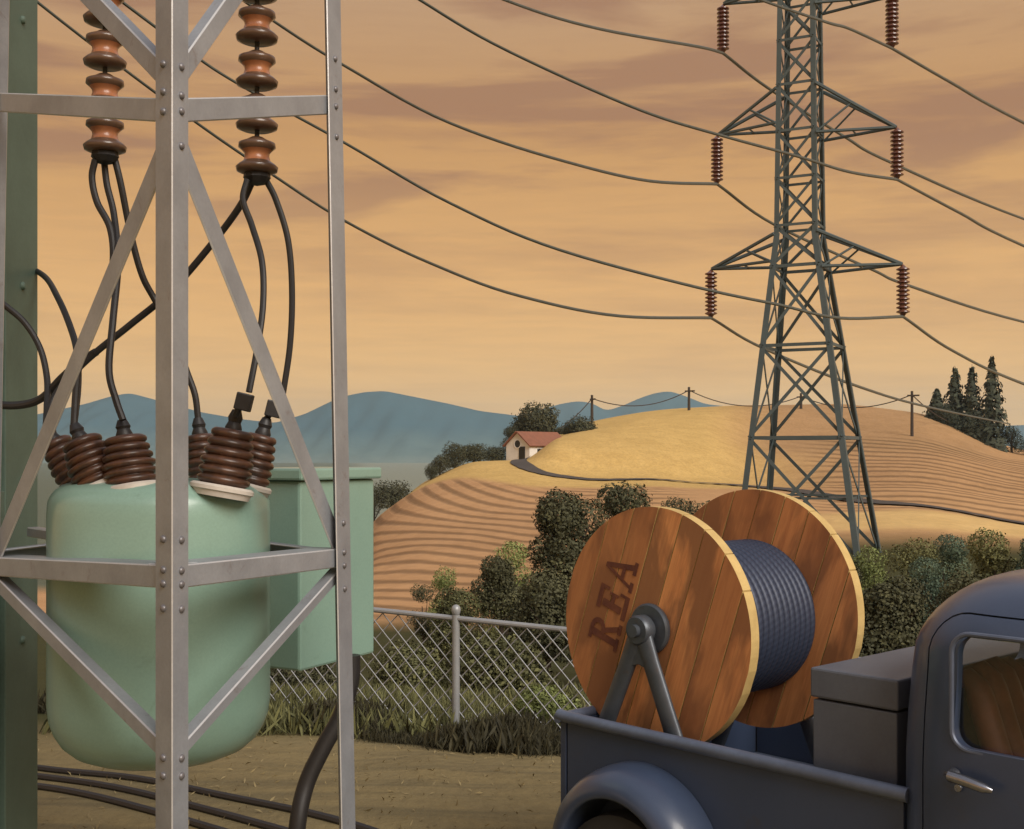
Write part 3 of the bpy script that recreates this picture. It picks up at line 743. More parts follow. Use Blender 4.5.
# ------------------------------------------------------------------ green column at the edge
def column():
    x0, x1, y0, y1 = -2.60, -2.106, 4.86, 5.33; cx = (x0 + x1) / 2; cy = (y0 + y1) / 2
    t = thing('steel_column', (cx, cy, 0), 'dark green painted steel column with recessed dark panels', 'column')
    z0, z1 = -.05, 5.6; rc = .05
    mb = MB().box((cx, cy, (z0 + z1) / 2), ((x1 - x0) / 2 - rc, 0, 0), (0, (y1 - y0) / 2 - rc, 0), (0, 0, (z1 - z0) / 2 - .01))
    for sx in (x0 + .04, x1 - .04):
        for sy, hw in ((y0 + .03, .03), (y1 - .17, .17)):
            mb.box((sx, sy, (z0 + z1) / 2), (.04, 0, 0), (0, hw, 0), (0, 0, (z1 - z0) / 2))
    obj('shaft', mb, GREEN_D, t, smooth=0, bevel=.004)
    mb = MB()
    for a, b in [(-.04, .55), (1.85, 2.05), (2.93, 3.05), (3.9, 4.1)]:
        mb.box((x1 - .026, y0 + .095, (a + b) / 2), (.024, 0, 0), (0, .034, 0), (0, 0, (b - a) / 2))
    obj('batten', mb, GREEN_D, t, smooth=0, bevel=.003)
    for py in (20, 286, 480, 640):
        zz = zat(py, 5.16); obj('bolt', MB().lathe([(.018, -.003), (.018, .006), (.012, .013), (0, .015)], (x1, 5.16, zz), (1, 0, 0), 10), GREEN_D, t, smooth=40)
    obj('recessed_panel', MB().box((x1 - .047, y0 + .095, 2.8), (.003, 0, 0), (0, .034, 0), (0, 0, 2.7)), RECESS, t, smooth=0)
column()

# ------------------------------------------------------------------ transformer
TC = V((-1.287, 4.4, 0)); TR = .393
def transformer():
    zb, zt = 1.085, 2.118
    t = thing('transformer', (TC.x, TC.y, zb), 'pale green drum transformer with six ribbed brown bushings', 'transformer')
    prof = [(0, 0), (.16, .008), (.25, .022), (.305, .045), (.345, .08), (.37, .12), (.386, .165), (TR, .22), (TR, .90)]
    prof += [(TR - .003, .945), (TR - .012, .968), (TR - .028, .990), (TR - .052, 1.008), (TR - .09, 1.020), (.12, 1.030), (0, 1.033)]
    obj('tank', MB().lathe(prof, (TC.x, TC.y, zb), Zv, 72), GREEN, t, smooth=50)
    # brackets to the rear post and to the column
    b = MB()
    for z in (1.35, 1.95):
        b.box((-1.52, 5.08, z), (-.05, .26, 0), (.03, .006, 0), (0, 0, .03))
    for z in (1.88,):
        b.box((-1.83, 4.80, z), (-.17, .21, 0), (.02, .016, 0), (0, 0, .02))
    obj('mounting_bracket', b, STEEL, t, smooth=0, bevel=.003)
    specs = [(82, 481, 4.48, 46, 427, .074), (102, 488, 4.22, 74, 424, .088), (133, 488, 4.16, 122, 420, .092), (206, 480, 4.5, 198, 418, .066), (222, 487, 4.17, 237, 410, .092), (249, 482, 4.42, 267, 418, .070)]
    tops = []
    for px, py, d, tx, ty, r in specs:
        b0 = P(px, py, d); b0.z = min(b0.z, zt - .035); top = P(tx, ty, d + .02); ax = (top - b0); L = ax.length; ax.normalize()
        base = obj('bushing_flange', MB().lathe([(0, -.03), (r * 1.05, -.03), (r * 1.12, -.012), (r * 1.2, -.008), (r * 1.2, .004), (r * 1.1, .012), (0, .012)], b0, ax, 36), WHITEP, t, smooth=40)
        n = 6; Lr = L * .70; prof = [(r * .86, .01)]
        for k in range(n):
            rr = r * (1.0 - .20 * max(0, k - 2) / (n - 3)); h = .014 + k * Lr / n; p = Lr / n
            prof += [(rr * .84, h), (rr * .98, h + p * .25), (rr * 1.0, h + p * .5), (rr * .97, h + p * .72), (rr * .84, h + p * .95)]
        prof += [(r * .55, Lr + .012), (0, Lr + .014)]
        obj('bushing', MB().lathe(prof, b0, ax, 40, mif=None), BUSH, t, smooth=55)
        obj('terminal', MB().lathe([(0, Lr), (.026, Lr), (.03, Lr + .02), (.022, Lr + .04), (.026, L * .9), (.016, L), (0, L)], b0, ax, 14), RUBBER, t)
        tops.append(top)
    # clamps on the two right-hand terminals
    for px, py, d, a in ((244, 402, 4.13, .3), (274, 409, 4.43, .35)):
        p = P(px, py, d); u = V((1, .2, -.25)).normalized(); w = V((.25, 0, 1)).normalized()
        obj('clamp', MB().box(p, u * .027, V((0, 1, 0)) * .02, w * .030), RUBBER, t, smooth=0, bevel=.004)
        obj('clamp', MB().tube([P(px - 9, 416 if px == 244 else 422, d + .02), P(px - 2, py, d)], .012, 8), RUBBER, t)
    return tops
BUSH = None
def bushmat():
    m, nt, b = newmat('ribbed_brown_porcelain')
    col = mixc(nt, rampf(nt, noise(nt, 25, 4, .6, objco(nt)), .4, .6), (.085, .036, .018), (.045, .022, .013))
    nt.links.new(col, b.inputs['Base Color']); b.inputs['Roughness'].default_value = .42; b.inputs['Coat Weight'].default_value = .2; b.inputs['Coat Roughness'].default_value = .2
    return m
BUSH = bushmat()
TOPS = transformer()

# ------------------------------------------------------------------ cabinet
def cabinet():
    c = P(300, 600, 4.9); u = V((.253, .47, 0)).normalized(); w = V((-.88, .474, 0)).normalized()
    z0, z1 = zat(672, 4.9), zat(481, 4.9)
    base = V((c.x, c.y, z0)); L, Wd = .53, .30
    t = thing('equipment_cabinet', base + u * L / 2 + w * Wd / 2, 'pale green sheet-metal cabinet with overhanging lid beside the transformer', 'cabinet')
    ctr = base + u * L / 2 + w * Wd / 2
    obj('body', MB().box(ctr + Zv * (z1 - z0) / 2, u * L / 2, w * Wd / 2, Zv * (z1 - z0) / 2), GREEN, t, smooth=0, bevel=.012)
    obj('lid', MB().box(ctr + Zv * (z1 - z0 + .027), u * (L / 2 + .025), w * (Wd / 2 + .025), Zv * .025), GREEN, t, smooth=0, bevel=.01)
    n = u.cross(Zv).normalized()
    b = MB(); a = ctr + w * Wd / 2 + Zv * .42
    b.box(a + w * .06 + u * -.05, w * .06, u * .02, Zv * .02)
    obj('bracket', b, STEEL, t, smooth=0)
    # conduit from the cabinet floor
    pts = smoothpts([P(352, 655, 5.12), P(351, 680, 5.12), P(341, 715, 5.1), P(323, 748, 5.08), P(306, 785, 5.05), P(297, 829, 5.0), P(292, 900, 5.0), P(290, 978, 5.0)], 8)
    tag(obj('conduit', MB().tube(pts, .036, 14), RUBBER), 'thick black conduit curving from the cabinet underside to the ground', 'conduit')
cabinet()

# ------------------------------------------------------------------ hanging insulators
def string(px, d, ys, label):
    x = (px - CX) / F * d
    t = thing('hanging_insulator', (x, d, 4.85), label, 'insulator', 'copper-brown insulator strings above the transformer')
    obj('rod', MB().tube([V((x, d, 4.85)), V((x, d, zat(ys[-1], d)))], .009, 8), RUBBER, t)
    sp = ys[-1] - ys[-2]; y = ys[-1]; allys = list(ys)
    while zat(allys[0] - sp, d) < 4.7: allys.insert(0, allys[0] - sp)
    for y in allys:
        z = zat(y, d); s = d / F; h = 16.5 * s
        prof = [(0, -h), (15 * s, -h), (20 * s, -h + 2 * s), (21 * s, -h + 6 * s), (18 * s, -h + 9 * s), (13.5 * s, -h + 12 * s), (12 * s, -h + 17 * s), (12.5 * s, h - 13 * s), (15 * s, h - 10 * s), (18.5 * s, h - 7 * s), (18 * s, h - 3 * s), (11 * s, h), (6 * s, h + 3 * s), (0, h + 3 * s)]
        mif = [0] * 13; mif[5] = 1; mif[6] = 1; mif[7] = 1
        obj('insulator_disc', MB().lathe(prof, (x, d, z), Zv, 32, mif=mif), [BRONZE, COPPER], t, smooth=60)
    zc = zat(ys[-1] + 21, d)
    obj('cable_clamp', MB().lathe([(0, -.03), (.035, -.02), (.05, .0), (.045, .025), (.0, .03)], (x, d, zc), Zv, 10), RUBBER, t, smooth=0)
string(105, 4.4, [8, 51, 94, 136], 'copper-brown insulator string nearer the green column')
string(257, 4.4, [26, 71, 114, 157], 'copper-brown insulator string between centre post and right post')

CG = 'black drop cables between insulators and bushings'
def cable(pts, r, label):
    tag(obj('cable', MB().tube(smoothpts([P(*p) for p in pts], 8), r, 10), RUBBER), label, 'cable', CG)
cable([(95, 160, 4.38), (92, 178, 4.38), (97, 202, 4.37), (110, 228, 4.35), (113, 262, 4.32), (106, 300, 4.3), (90, 335, 4.28), (80, 362, 4.27), (76, 390, 4.26), (74, 424, 4.24)], .0125, 'cable from the left string swinging down to the second bushing')
cable([(104, 160, 4.42), (107, 185, 4.42), (114, 215, 4.4), (118, 262, 4.3), (113, 320, 4.2), (109, 370, 4.15), (116, 400, 4.14), (123, 420, 4.13)], .0125, 'cable from the left string to the bushing next to the centre post')
cable([(115, 160, 4.42), (121, 185, 4.42), (131, 235, 4.45), (142, 275, 4.47), (155, 300, 4.5), (172, 330, 4.5), (187, 372, 4.52), (195, 395, 4.52), (198, 418, 4.52)], .0125, 'cable from the left string ducking behind the centre post')
cable([(252, 182, 4.42), (240, 206, 4.45), (215, 240, 4.5), (172, 290, 4.54), (130, 325, 4.56), (95, 353, 4.58), (72, 375, 4.58), (54, 398, 4.56), (46, 427, 4.50)], .013, 'cable crossing diagonally behind the centre post from right string to outermost bushing')
cable([(247, 180, 4.36), (243, 200, 4.34), (252, 226, 4.32), (262, 262, 4.25), (263, 305, 4.2), (257, 350, 4.15), (249, 392, 4.12)], .0115, 'inner cable looping from the right string to the front clamp')
cable([(266, 180, 4.42), (276, 200, 4.42), (288, 240, 4.42), (292, 290, 4.42), (290, 345, 4.42), (282, 400, 4.42)], .0115, 'outer cable bowing from the right string to the rear clamp')
cable([(-40, 262, 4.75), (0, 301, 4.75), (24, 322, 4.75), (40, 348, 4.74), (47, 378, 4.70), (47, 405, 4.62), (46, 427, 4.52)], .0125, 'cable coming over the green column down to the outermost bushing')
cable([(0, 262, 5.7), (20, 264, 5.55), (44, 276, 5.2), (58, 298, 4.75), (70, 326, 4.62), (77, 352, 4.5), (78, 385, 4.34), (74, 424, 4.24)], .0125, 'cable bending from behind the green column to the second bushing')
cable([(-60, 396, 4.72), (-10, 404, 4.72), (20, 405, 4.72), (42, 398, 4.70), (62, 378, 4.66), (80, 362, 4.6), (96, 352, 4.58)], .016, 'cable running level across the green column then rising')

# cables lying on the yard
def ycable(pts, label):
    pts = smoothpts([V((p.x, p.y, 0)) for p in [V((((a - CX) / F) * d, d, 0)) for a, d in pts]], 8)
    pts = [V((p.x, p.y, TZ(p.x, p.y) + .016)) for p in pts]
    tag(obj('ground_cable', MB().tube(pts, .026, 8), RUBBER), label, 'cable', 'dark pipes lying across the yard')
def dy(y): return 2.2 * F / (y - HY)
ycable([(-60, 9.3), (42, dy(757)), (158, dy(778)), (330, dy(822)), (420, dy(850))], 'dark pipe on the yard closest to the fence')
ycable([(-60, 8.9), (42, dy(770)), (158, dy(796)), (270, dy(829)), (360, dy(858))], 'middle dark pipe of three on the yard')
ycable([(-60, 8.4), (42, dy(786)), (158, dy(814)), (230, dy(836)), (320, dy(866))], 'dark pipe on the yard farthest from the fence')

# ------------------------------------------------------------------ chain-link fence
def fence():
    A = V((.404, 10.1, 0)); U = V((-1.62, .80, 0)); un = U.normalized(); ul = U.length; n = V((-.80, -1.62, 0)).normalized()
    n = n if n.y < 0 else -n
    t0, t1 = -3.6, 3.3; Hh = 1.18
    def top(t): return .735 + .055 * t
    t = thing('chain_link_fence', (A.x, A.y, -.45), 'galvanised chain-link fence with ball-capped posts behind the yard', 'fence')
    def pt(tt, z): return V((A.x + U.x * tt, A.y + U.y * tt, z))
    obj('top_rail', MB().tube([pt(t0, top(t0)), pt(t1, top(t1))], .024, 10), GALV, t)
    k = .553
    for m in (-2, -1, 0, 1):
        tt = k + m * 1.447; p = pt(tt, 0); zb = TZ(p.x, p.y) - .1
        po = obj('post', MB().tube([pt(tt, zb), pt(tt, top(tt) + .03)], .034, 12), GALV, t)
        obj('ball_cap', MB().lathe([(0, -.055), (.026, -.05), (.036, -.03), (.042, 0), (.036, .026), (.02, .042), (0, .047)], pt(tt, top(tt) + .075), Zv, 16), GALV, po, smooth=80)
    mb = MB(); cell = .115; Ltot = (t1 - t0) * ul; r = .0055
    for sgn in (-1, 1):
        s = -Hh
        while s < Ltot:
            # wire climbs 45 degrees from bottom to top over Hh metres
            s0, s1 = s, s + Hh; h0, h1 = 0, Hh
            if s0 < 0: h0 = -s0; s0 = 0
            if s1 > Ltot: h1 = Hh - (s1 - Ltot); s1 = Ltot
            if s1 > s0:
                if sgn < 0: h0, h1 = Hh - h0, Hh - h1
                ta, tb = t0 + s0 / ul, t0 + s1 / ul; k_ = 10; pts = []
                rag = .03 * math.sin(s * 37.0)
                for j in range(k_ + 1):
                    f = j / k_; hh = h0 + (h1 - h0) * f; q = pt(ta + (tb - ta) * f, 0); q.z = top(ta + (tb - ta) * f) - Hh + hh + (rag if hh < .05 else 0)
                    q += n * (.006 * sgn + .02 * math.sin(q.x * 1.7)); pts.append(q)
                mb.tube(pts, r, 5, caps=False)
            s += cell * 1.414
    obj('wire_mesh', mb, GALV, t, fix=False, smooth=170)
    # rough grass along the foot of the fence
    C = []; N = []; S = []; T = []
    rs = np.random.default_rng(5); nb = 110000
    tt = rs.uniform(t0, t1, nb); off = rs.normal(size=nb) * .16 - .22 + .16 * np.sin(tt * 5.1) * np.sin(tt * 11.7) - .1 * np.sin(tt * 2.2)
    x = A.x + U.x * tt - n.x * -1 * off * -1; y = A.y + U.y * tt - n.y * off
    x = A.x + U.x * tt - n.x * off; z = terrain(x, y)
    h = rs.uniform(.03, .10, nb) * (1 + .5 * np.sin(tt * 7.3))
    C = np.stack([x, y, z + h * rs.uniform(.3, 1.5, nb)], 1); Nn = rs.normal(size=(nb, 3)) * .5 + np.array([0, -1, .25])
    o = leafmesh('grass', C, Nn, h, rs.uniform(0, .8, nb), F_DRY, None, (0, 0, 0), 'stuff', aspect=.09, blade=True)
    o['label'] = 'dark rough grass along the foot of the chain-link fence'; o['category'] = 'grass'
    nb = 50000; x = rs.uniform(-4, 6, nb); y = rs.uniform(10.2, 16, nb); z = terrain(x, y); h = rs.uniform(.05, .2, nb)
    o = leafmesh('grass', np.stack([x, y, z + h * .6], 1), rs.normal(size=(nb, 3)) + np.array([0, -1, .2]), h, rs.uniform(0, 1, nb), F_MID, None, (0, 0, 0), 'stuff', aspect=.08, blade=True)
    o['label'] = 'olive weeds on the bank just beyond the chain-link fence'; o['category'] = 'weeds'
    nb = 1500; y = rs.uniform(6.3, 10.2, nb); x = rs.uniform(-.5, .42, nb) * y; z = terrain(x, y); h = rs.uniform(.008, .028, nb)
    o = leafmesh('straw', np.stack([x, y, z + h * .5], 1), rs.normal(size=(nb, 3)) + np.array([0, 0, .6]), h * 1.3, rs.uniform(0, 1, nb), foliage('dry_straw', (.18, .14, .07), (.23, .18, .09), (.27, .21, .10)), None, (0, 0, 0), 'stuff', aspect=.2)
    o['label'] = 'scattered dry straw stubble on the brown yard'; o['category'] = 'straw'
fence()

# ------------------------------------------------------------------ truck
UV_ = V((.67, -.74, 0)).normalized(); VV = V((.74, .67, 0)).normalized(); TO = V((1.375, 4.2, 0))
def T(u, v, z): return TO + UV_ * u + VV * v + Zv * z

def applied(o, mods_cut):
    """apply modifiers of o (after adding boolean cutters) into its mesh"""
    dg = bpy.context.evaluated_depsgraph_get(); me = bpy.data.meshes.new_from_object(o.evaluated_get(dg)); o.modifiers.clear(); o.data = me
    for c in mods_cut: bpy.data.objects.remove(c, do_unlink=True)

def rrect(u0, u1, z0, z1, r, n=6, rb=None):
    pts = []
    for cx, cz, a0, rr in ((u1, z1, 0, r), (u0, z1, 90, r), (u0, z0, 180, rb or r), (u1, z0, 270, rb or r)):
        ccx = cx - rr if cx == u1 else cx + rr; ccz = cz - rr if cz == z1 else cz + rr
        for k in range(n + 1):
            a = R(a0 + 90 * k / n); pts.append((ccx + rr * math.cos(a), ccz + rr * math.sin(a)))
    return pts

def truck():
    t = thing('pickup_truck', T(0, .7, 0), 'dark slate-blue old pickup truck carrying a wooden cable reel', 'truck')
    U0 = -1.68; Wb = 1.46; zr = 1.0
    # bed
    obj('bed_side', MB().box(T(U0 / 2, .02, .74), UV_ * (-U0 / 2 - .005), VV * .02, Zv * .26), TRUCK, t, smooth=0, bevel=.004)
    obj('bed_side', MB().box(T(U0 / 2, Wb - .02, .74), UV_ * (-U0 / 2 - .005), VV * .02, Zv * .26), TRUCK, t, smooth=0, bevel=.004)
    obj('tailgate', MB().box(T(U0 - .022, Wb / 2, .74), UV_ * .018, VV * (Wb / 2 - .0), Zv * .25), TRUCK, t, smooth=0, bevel=.004)
    obj('bed_floor', MB().box(T(U0 / 2, Wb / 2, .60), UV_ * (-U0 / 2 - .01), VV * (Wb / 2 - .045), Zv * .02), TRIM, t, smooth=0)
    obj('headboard', MB().box(T(-.02, Wb / 2, .80), UV_ * .012, VV * (Wb / 2 - .045), Zv * .18), TRUCK, t, smooth=0)
    for v in (-.008, Wb + .008):
        pts = [T(U0 - .04, v, zr + .018), T(U0 + .01, v, zr + .014), T(.02, v, zr + .014)]
        obj('side_rail', MB().tube(pts, .027, 14), TRIM, t)
    obj('tail_rail', MB().tube([T(U0 - .03, -.03, zr + .006), T(U0 - .03, Wb + .03, zr + .006)], .024, 12), TRIM, t)
    obj('lower_bead', MB().tube([T(U0 + .02, -.002, .52), T(-.03, -.002, .52)], .012, 8), TRUCK, t)
    # rear fenders
    for sgn, v0 in ((-1, -.003), (1, Wb + .003)):
        cu, cz = -1.20, .47; prof = [(0, .462), (.04, .462), (.09, .458), (.14, .448), (.18, .430), (.208, .405), (.220, .375), (.222, .352), (.216, .342), (.19, .342), (.02, .342), (0, .342)]
        rings = []
        for k in range(0, 41):
            a = R(-30 + 240 * k / 40)
            rings.append([T(cu + math.cos(a) * (r_ - .035), v0 + sgn * h, cz + math.sin(a) * (r_ - .035)) for h, r_ in prof])
        obj('rear_fender', MB().loft(rings), TRUCK, t, smooth=60)
    # wheels
    for u in (-1.20, 2.35):
        for v, sg in ((-.10, -1), (Wb + .10, 1)):
            c = T(u, v, .352); w = obj('wheel', MB().lathe([(0, -.06), (.19, -.06), (.20, .02), (.12, .03), (.11, .05), (0, .055)], c, VV * sg, 28), TRUCK, t)
            obj('tyre', MB().lathe([(.19, -.08), (.31, -.085), (.345, -.06), (.352, 0), (.345, .06), (.31, .075), (.19, .065), (.19, 0), (.19, -.08)], c, VV * sg, 40), TYRE, w)
            obj('hubcap', MB().lathe([(0, .05), (.09, .052), (.07, .085), (0, .095)], c, VV * sg, 20), CHROME, w)
    # cab shell
    uc, vc = .60, Wb / 2; a0, b0 = .685, Wb / 2 + .10
    def ring(z, ia, ib, ex=5.0, n=88):
        out = []
        for k in range(n):
            th = 2 * math.pi * k / n; c, s = math.cos(th), math.sin(th)
            x = abs(c) ** (2 / ex) * (1 if c > 0 else -1) * (a0 - ia); y = abs(s) ** (2 / ex) * (1 if s > 0 else -1) * (b0 - ib)
            out.append(T(uc + x, vc + y, z))
        return out
    rings = [ring(.42, .02, .03), ring(.55, 0, 0), ring(.9, 0, 0), ring(1.15, 0, .0), ring(1.3, .005, .01), ring(1.45, .012, .03)]
    for k in range(1, 12):
        a = R(90 * k / 11); rings.append(ring(1.50 + .285 * math.sin(a), .015 + .30 * (1 - math.cos(a)), .03 + .32 * (1 - math.cos(a)), 5.0 - 1.6 * math.sin(a)))
    for f in (.7, .4, .1): rings.append(ring(1.785 + .035 * (1 - f * f), a0 - (a0 - .315) * f, b0 - (b0 - .35) * f, 3.2))
    mb = MB(); n = len(rings[0]); k = len(rings)
    mb.add([q for rg in rings for q in rg], [(i * n + j, i * n + (j + 1) % n, (i + 1) * n + (j + 1) % n, (i + 1) * n + j) for i in range(k - 1) for j in range(n)] + [tuple((k - 1) * n + j for j in range(n))])
    cab = obj('cab', mb, TRUCK, t, smooth=50)
    sm = cab.modifiers.new('solid', 'SOLIDIFY'); sm.thickness = .035; sm.offset = -1
    def cutter(poly, v0, v1):
        return obj('cut', MB().prism([T(u, v0, z) for u, z in poly], VV * (v1 - v0)), TRUCK, t, smooth=0)
    applied(cab, [])
    win = rrect(.225, .90, 1.235, 1.605, .06); dr_o = rrect(.10, 1.03, .47, 1.67, .13, rb=.05); dr_i = rrect(.106, 1.024, .476, 1.664, .125, rb=.045)
    door = cab.copy(); door.data = cab.data.copy(); COL.objects.link(door); door.name = 'door'; ORG[door.name] = ORG[t.name]
    def boolean(o, c, op):
        m = o.modifiers.new('b', 'BOOLEAN'); m.object = c; m.operation = op; m.solver = 'EXACT'
    c1 = cutter(dr_o, -.4, .25); c1b = cutter(dr_o, Wb - .25, Wb + .4)
    boolean(cab, c1, 'DIFFERENCE')
    c3 = cutter(win, Wb - .25, Wb + .4); boolean(cab, c3, 'DIFFERENCE')
    # rear window and windscreen: prisms along u
    def cut_u(v0, v1, z0, z1, u0, u1, r=.06):
        return obj('cut', MB().prism([T(u0, v, z) for v, z in rrect(v0, v1, z0, z1, r)], UV_ * (u1 - u0)), TRUCK, t, smooth=0)
    c4 = cut_u(.42, 1.04, 1.36, 1.60, -.3, .16); boolean(cab, c4, 'DIFFERENCE')
    c5 = cut_u(.12, Wb - .12, 1.24, 1.58, 1.1, 1.6); boolean(cab, c5, 'DIFFERENCE')
    applied(cab, [c1, c1b, c3, c4, c5])
    c6 = cutter(dr_i, -.4, .25); boolean(door, c6, 'INTERSECT'); c7 = cutter(win, -.45, .3); boolean(door, c7, 'DIFFERENCE')
    applied(door, [c6, c7])
    for o in (cab, door):
        o.data.polygons.foreach_set('use_smooth', [True] * len(o.data.polygons)); o.data.set_sharp_from_angle(angle=R(38))
    # dark weatherstrip behind door gap
    # window trim and glass
    def ringtube(poly, v, r, name, par, mat):
        pts = [T(u, v, z) for u, z in poly]; pts = pts + [pts[0]]
        return obj(name, MB().tube(pts, r, 8), mat, par)
    ringtube(rrect(.218, .907, 1.228, 1.612, .065), -.085, .0085, 'window_trim', door, TRIM)
    g = obj('window_glass', MB().prism([T(u, -.055, z) for u, z in rrect(.22, .905, 1.23, 1.61, .06)], VV * .004), GLASS, door, smooth=0)
    # door handle
    hd = obj('handle', MB().tube([T(.225, -.125, 1.148), T(.25, -.152, 1.152), T(.30, -.155, 1.148), T(.36, -.148, 1.135), T(.385, -.14, 1.130)], [.014, .019, .019, .017, .008], 12), CHROME, door)
    obj('handle_boss', MB().lathe([(0, -.0), (.024, 0), (.02, .02), (.011, .04), (0, .042)], T(.235, -.10, 1.146), -VV, 16), CHROME, door)
    obj('keyhole_plate', MB().lathe([(0, 0), (.014, 0), (.012, .006), (0, .007)], T(.25, -.101, 1.105), -VV, 14), CHROME, door)
    # seat: pleated back and cushion
    mb = MB(); nv = 13; pts = []
    v = .10; w = (Wb - .2) / nv
    for k in range(nv):
        c = v + w * (k + .5); rr = w * .50
        lo, hi = T(.36, c, .88), T(.19, c, 1.395 + .02 * math.sin(k * .9))
        mb.tube([lo, lo.lerp(hi, .5), lo.lerp(hi, .93), hi + Zv * .0, hi + Zv * .028 - UV_ * .03, hi + Zv * .01 - UV_ * .09], [rr, rr, rr * 1.0, rr * .9, rr * .75, rr * .5], 12)
    s = obj('seat_back', mb, SEATM, t, smooth=60)
    mb = MB()
    for k in range(nv):
        c = v + w * (k + .5); mb.tube([T(.36, c, .86), T(.6, c, .86), T(.84, c, .88), T(.87, c, .84)], w * .5, 10)
    obj('seat_cushion', mb, SEATM, t, smooth=60)
    obj('steering_wheel', MB().tube([T(.98, .42, 1.22) + (VV * math.cos(a) + (Zv * .8 - UV_ * .6) * math.sin(a)) * .19 for a in [2 * math.pi * q / 24 for q in range(25)]], .012, 8), RUBBER, t)
    obj('cab_floor', MB().box(T(.60, Wb / 2, .48), UV_ * .62, VV * (b0 - .08), Zv * .02), TRIM, t, smooth=0)
    # bonnet and front fenders, grille, headlamps
    rings = []
    for k, (u, hw, zt) in enumerate([(1.24, .64, 1.20), (1.7, .55, 1.18), (2.1, .46, 1.15), (2.5, .36, 1.08), (2.72, .28, .98), (2.78, .2, .85)]):
        rg = []
        for j in range(21):
            a = math.pi * j / 20; rg.append(T(u, vc + math.cos(a) * hw, .55 + (zt - .55) * (abs(math.sin(a)) ** .45)))
        rg += [T(u, vc - hw, .5), T(u, vc + hw, .5)]
        rings.append(rg)
    obj('bonnet', MB().loft(rings), TRUCK, t, smooth=60)
    for sg, vv in ((-1, .10), (1, Wb - .10)):
        cu, cz = 2.35, .45; rings = []
        for k in range(31):
            a = R(-25 + 235 * k / 30); rings.append([T(cu + math.cos(a) * r_, vv + sg * h, cz + math.sin(a) * r_) for h, r_ in [(-.12, .44), (0, .45), (.1, .445), (.17, .42), (.22, .38), (.23, .31), (.2, .30), (-.12, .30)]])
        obj('front_fender', MB().loft(rings), TRUCK, t, smooth=60)
        obj('running_board', MB().box(T(.85, vv + sg * .12, .40), UV_ * .95, VV * .12, Zv * .02), TRUCK, t, smooth=0, bevel=.01)
        obj('headlight', MB().lathe([(0, -.22), (.06, -.18), (.10, -.06), (.105, 0), (.09, .02), (0, .035)], T(2.68, vv + sg * -.0, .92), UV_, 24), CHROME, t)
    obj('grille', MB().box(T(2.80, vc, .72), UV_ * .02, VV * .18, Zv * .2), CHROME, t, smooth=0, bevel=.01)
    obj('bumper', MB().tube([T(2.80, -.05, .45), T(2.95, .3, .45), T(2.98, vc, .45), T(2.95, Wb - .3, .45), T(2.80, Wb + .05, .45)], .05, 10), CHROME, t)
truck()

def toolbox():
    u0, u1, v0, v1, zt = -.456, -.10, .12, 1.28, 1.384; ctr = T((u0 + u1) / 2, (v0 + v1) / 2, .62)
    t = thing('tool_chest', ctr, 'grey-blue metal tool chest standing in the truck bed behind the cab', 'tool chest')
    zl = 1.262
    obj('chest_body', MB().box(T((u0 + u1) / 2, (v0 + v1) / 2, (.622 + zl) / 2), UV_ * (u1 - u0) / 2, VV * (v1 - v0) / 2, Zv * (zl - .622) / 2), TOOLP, t, smooth=0, bevel=.006)
    obj('lid', MB().box(T((u0 + u1) / 2, (v0 + v1) / 2, (zl + .008 + zt) / 2), UV_ * ((u1 - u0) / 2 + .008), VV * ((v1 - v0) / 2 + .008), Zv * (zt - zl - .008) / 2), TOOLP, t, smooth=0, bevel=.009)
toolbox()

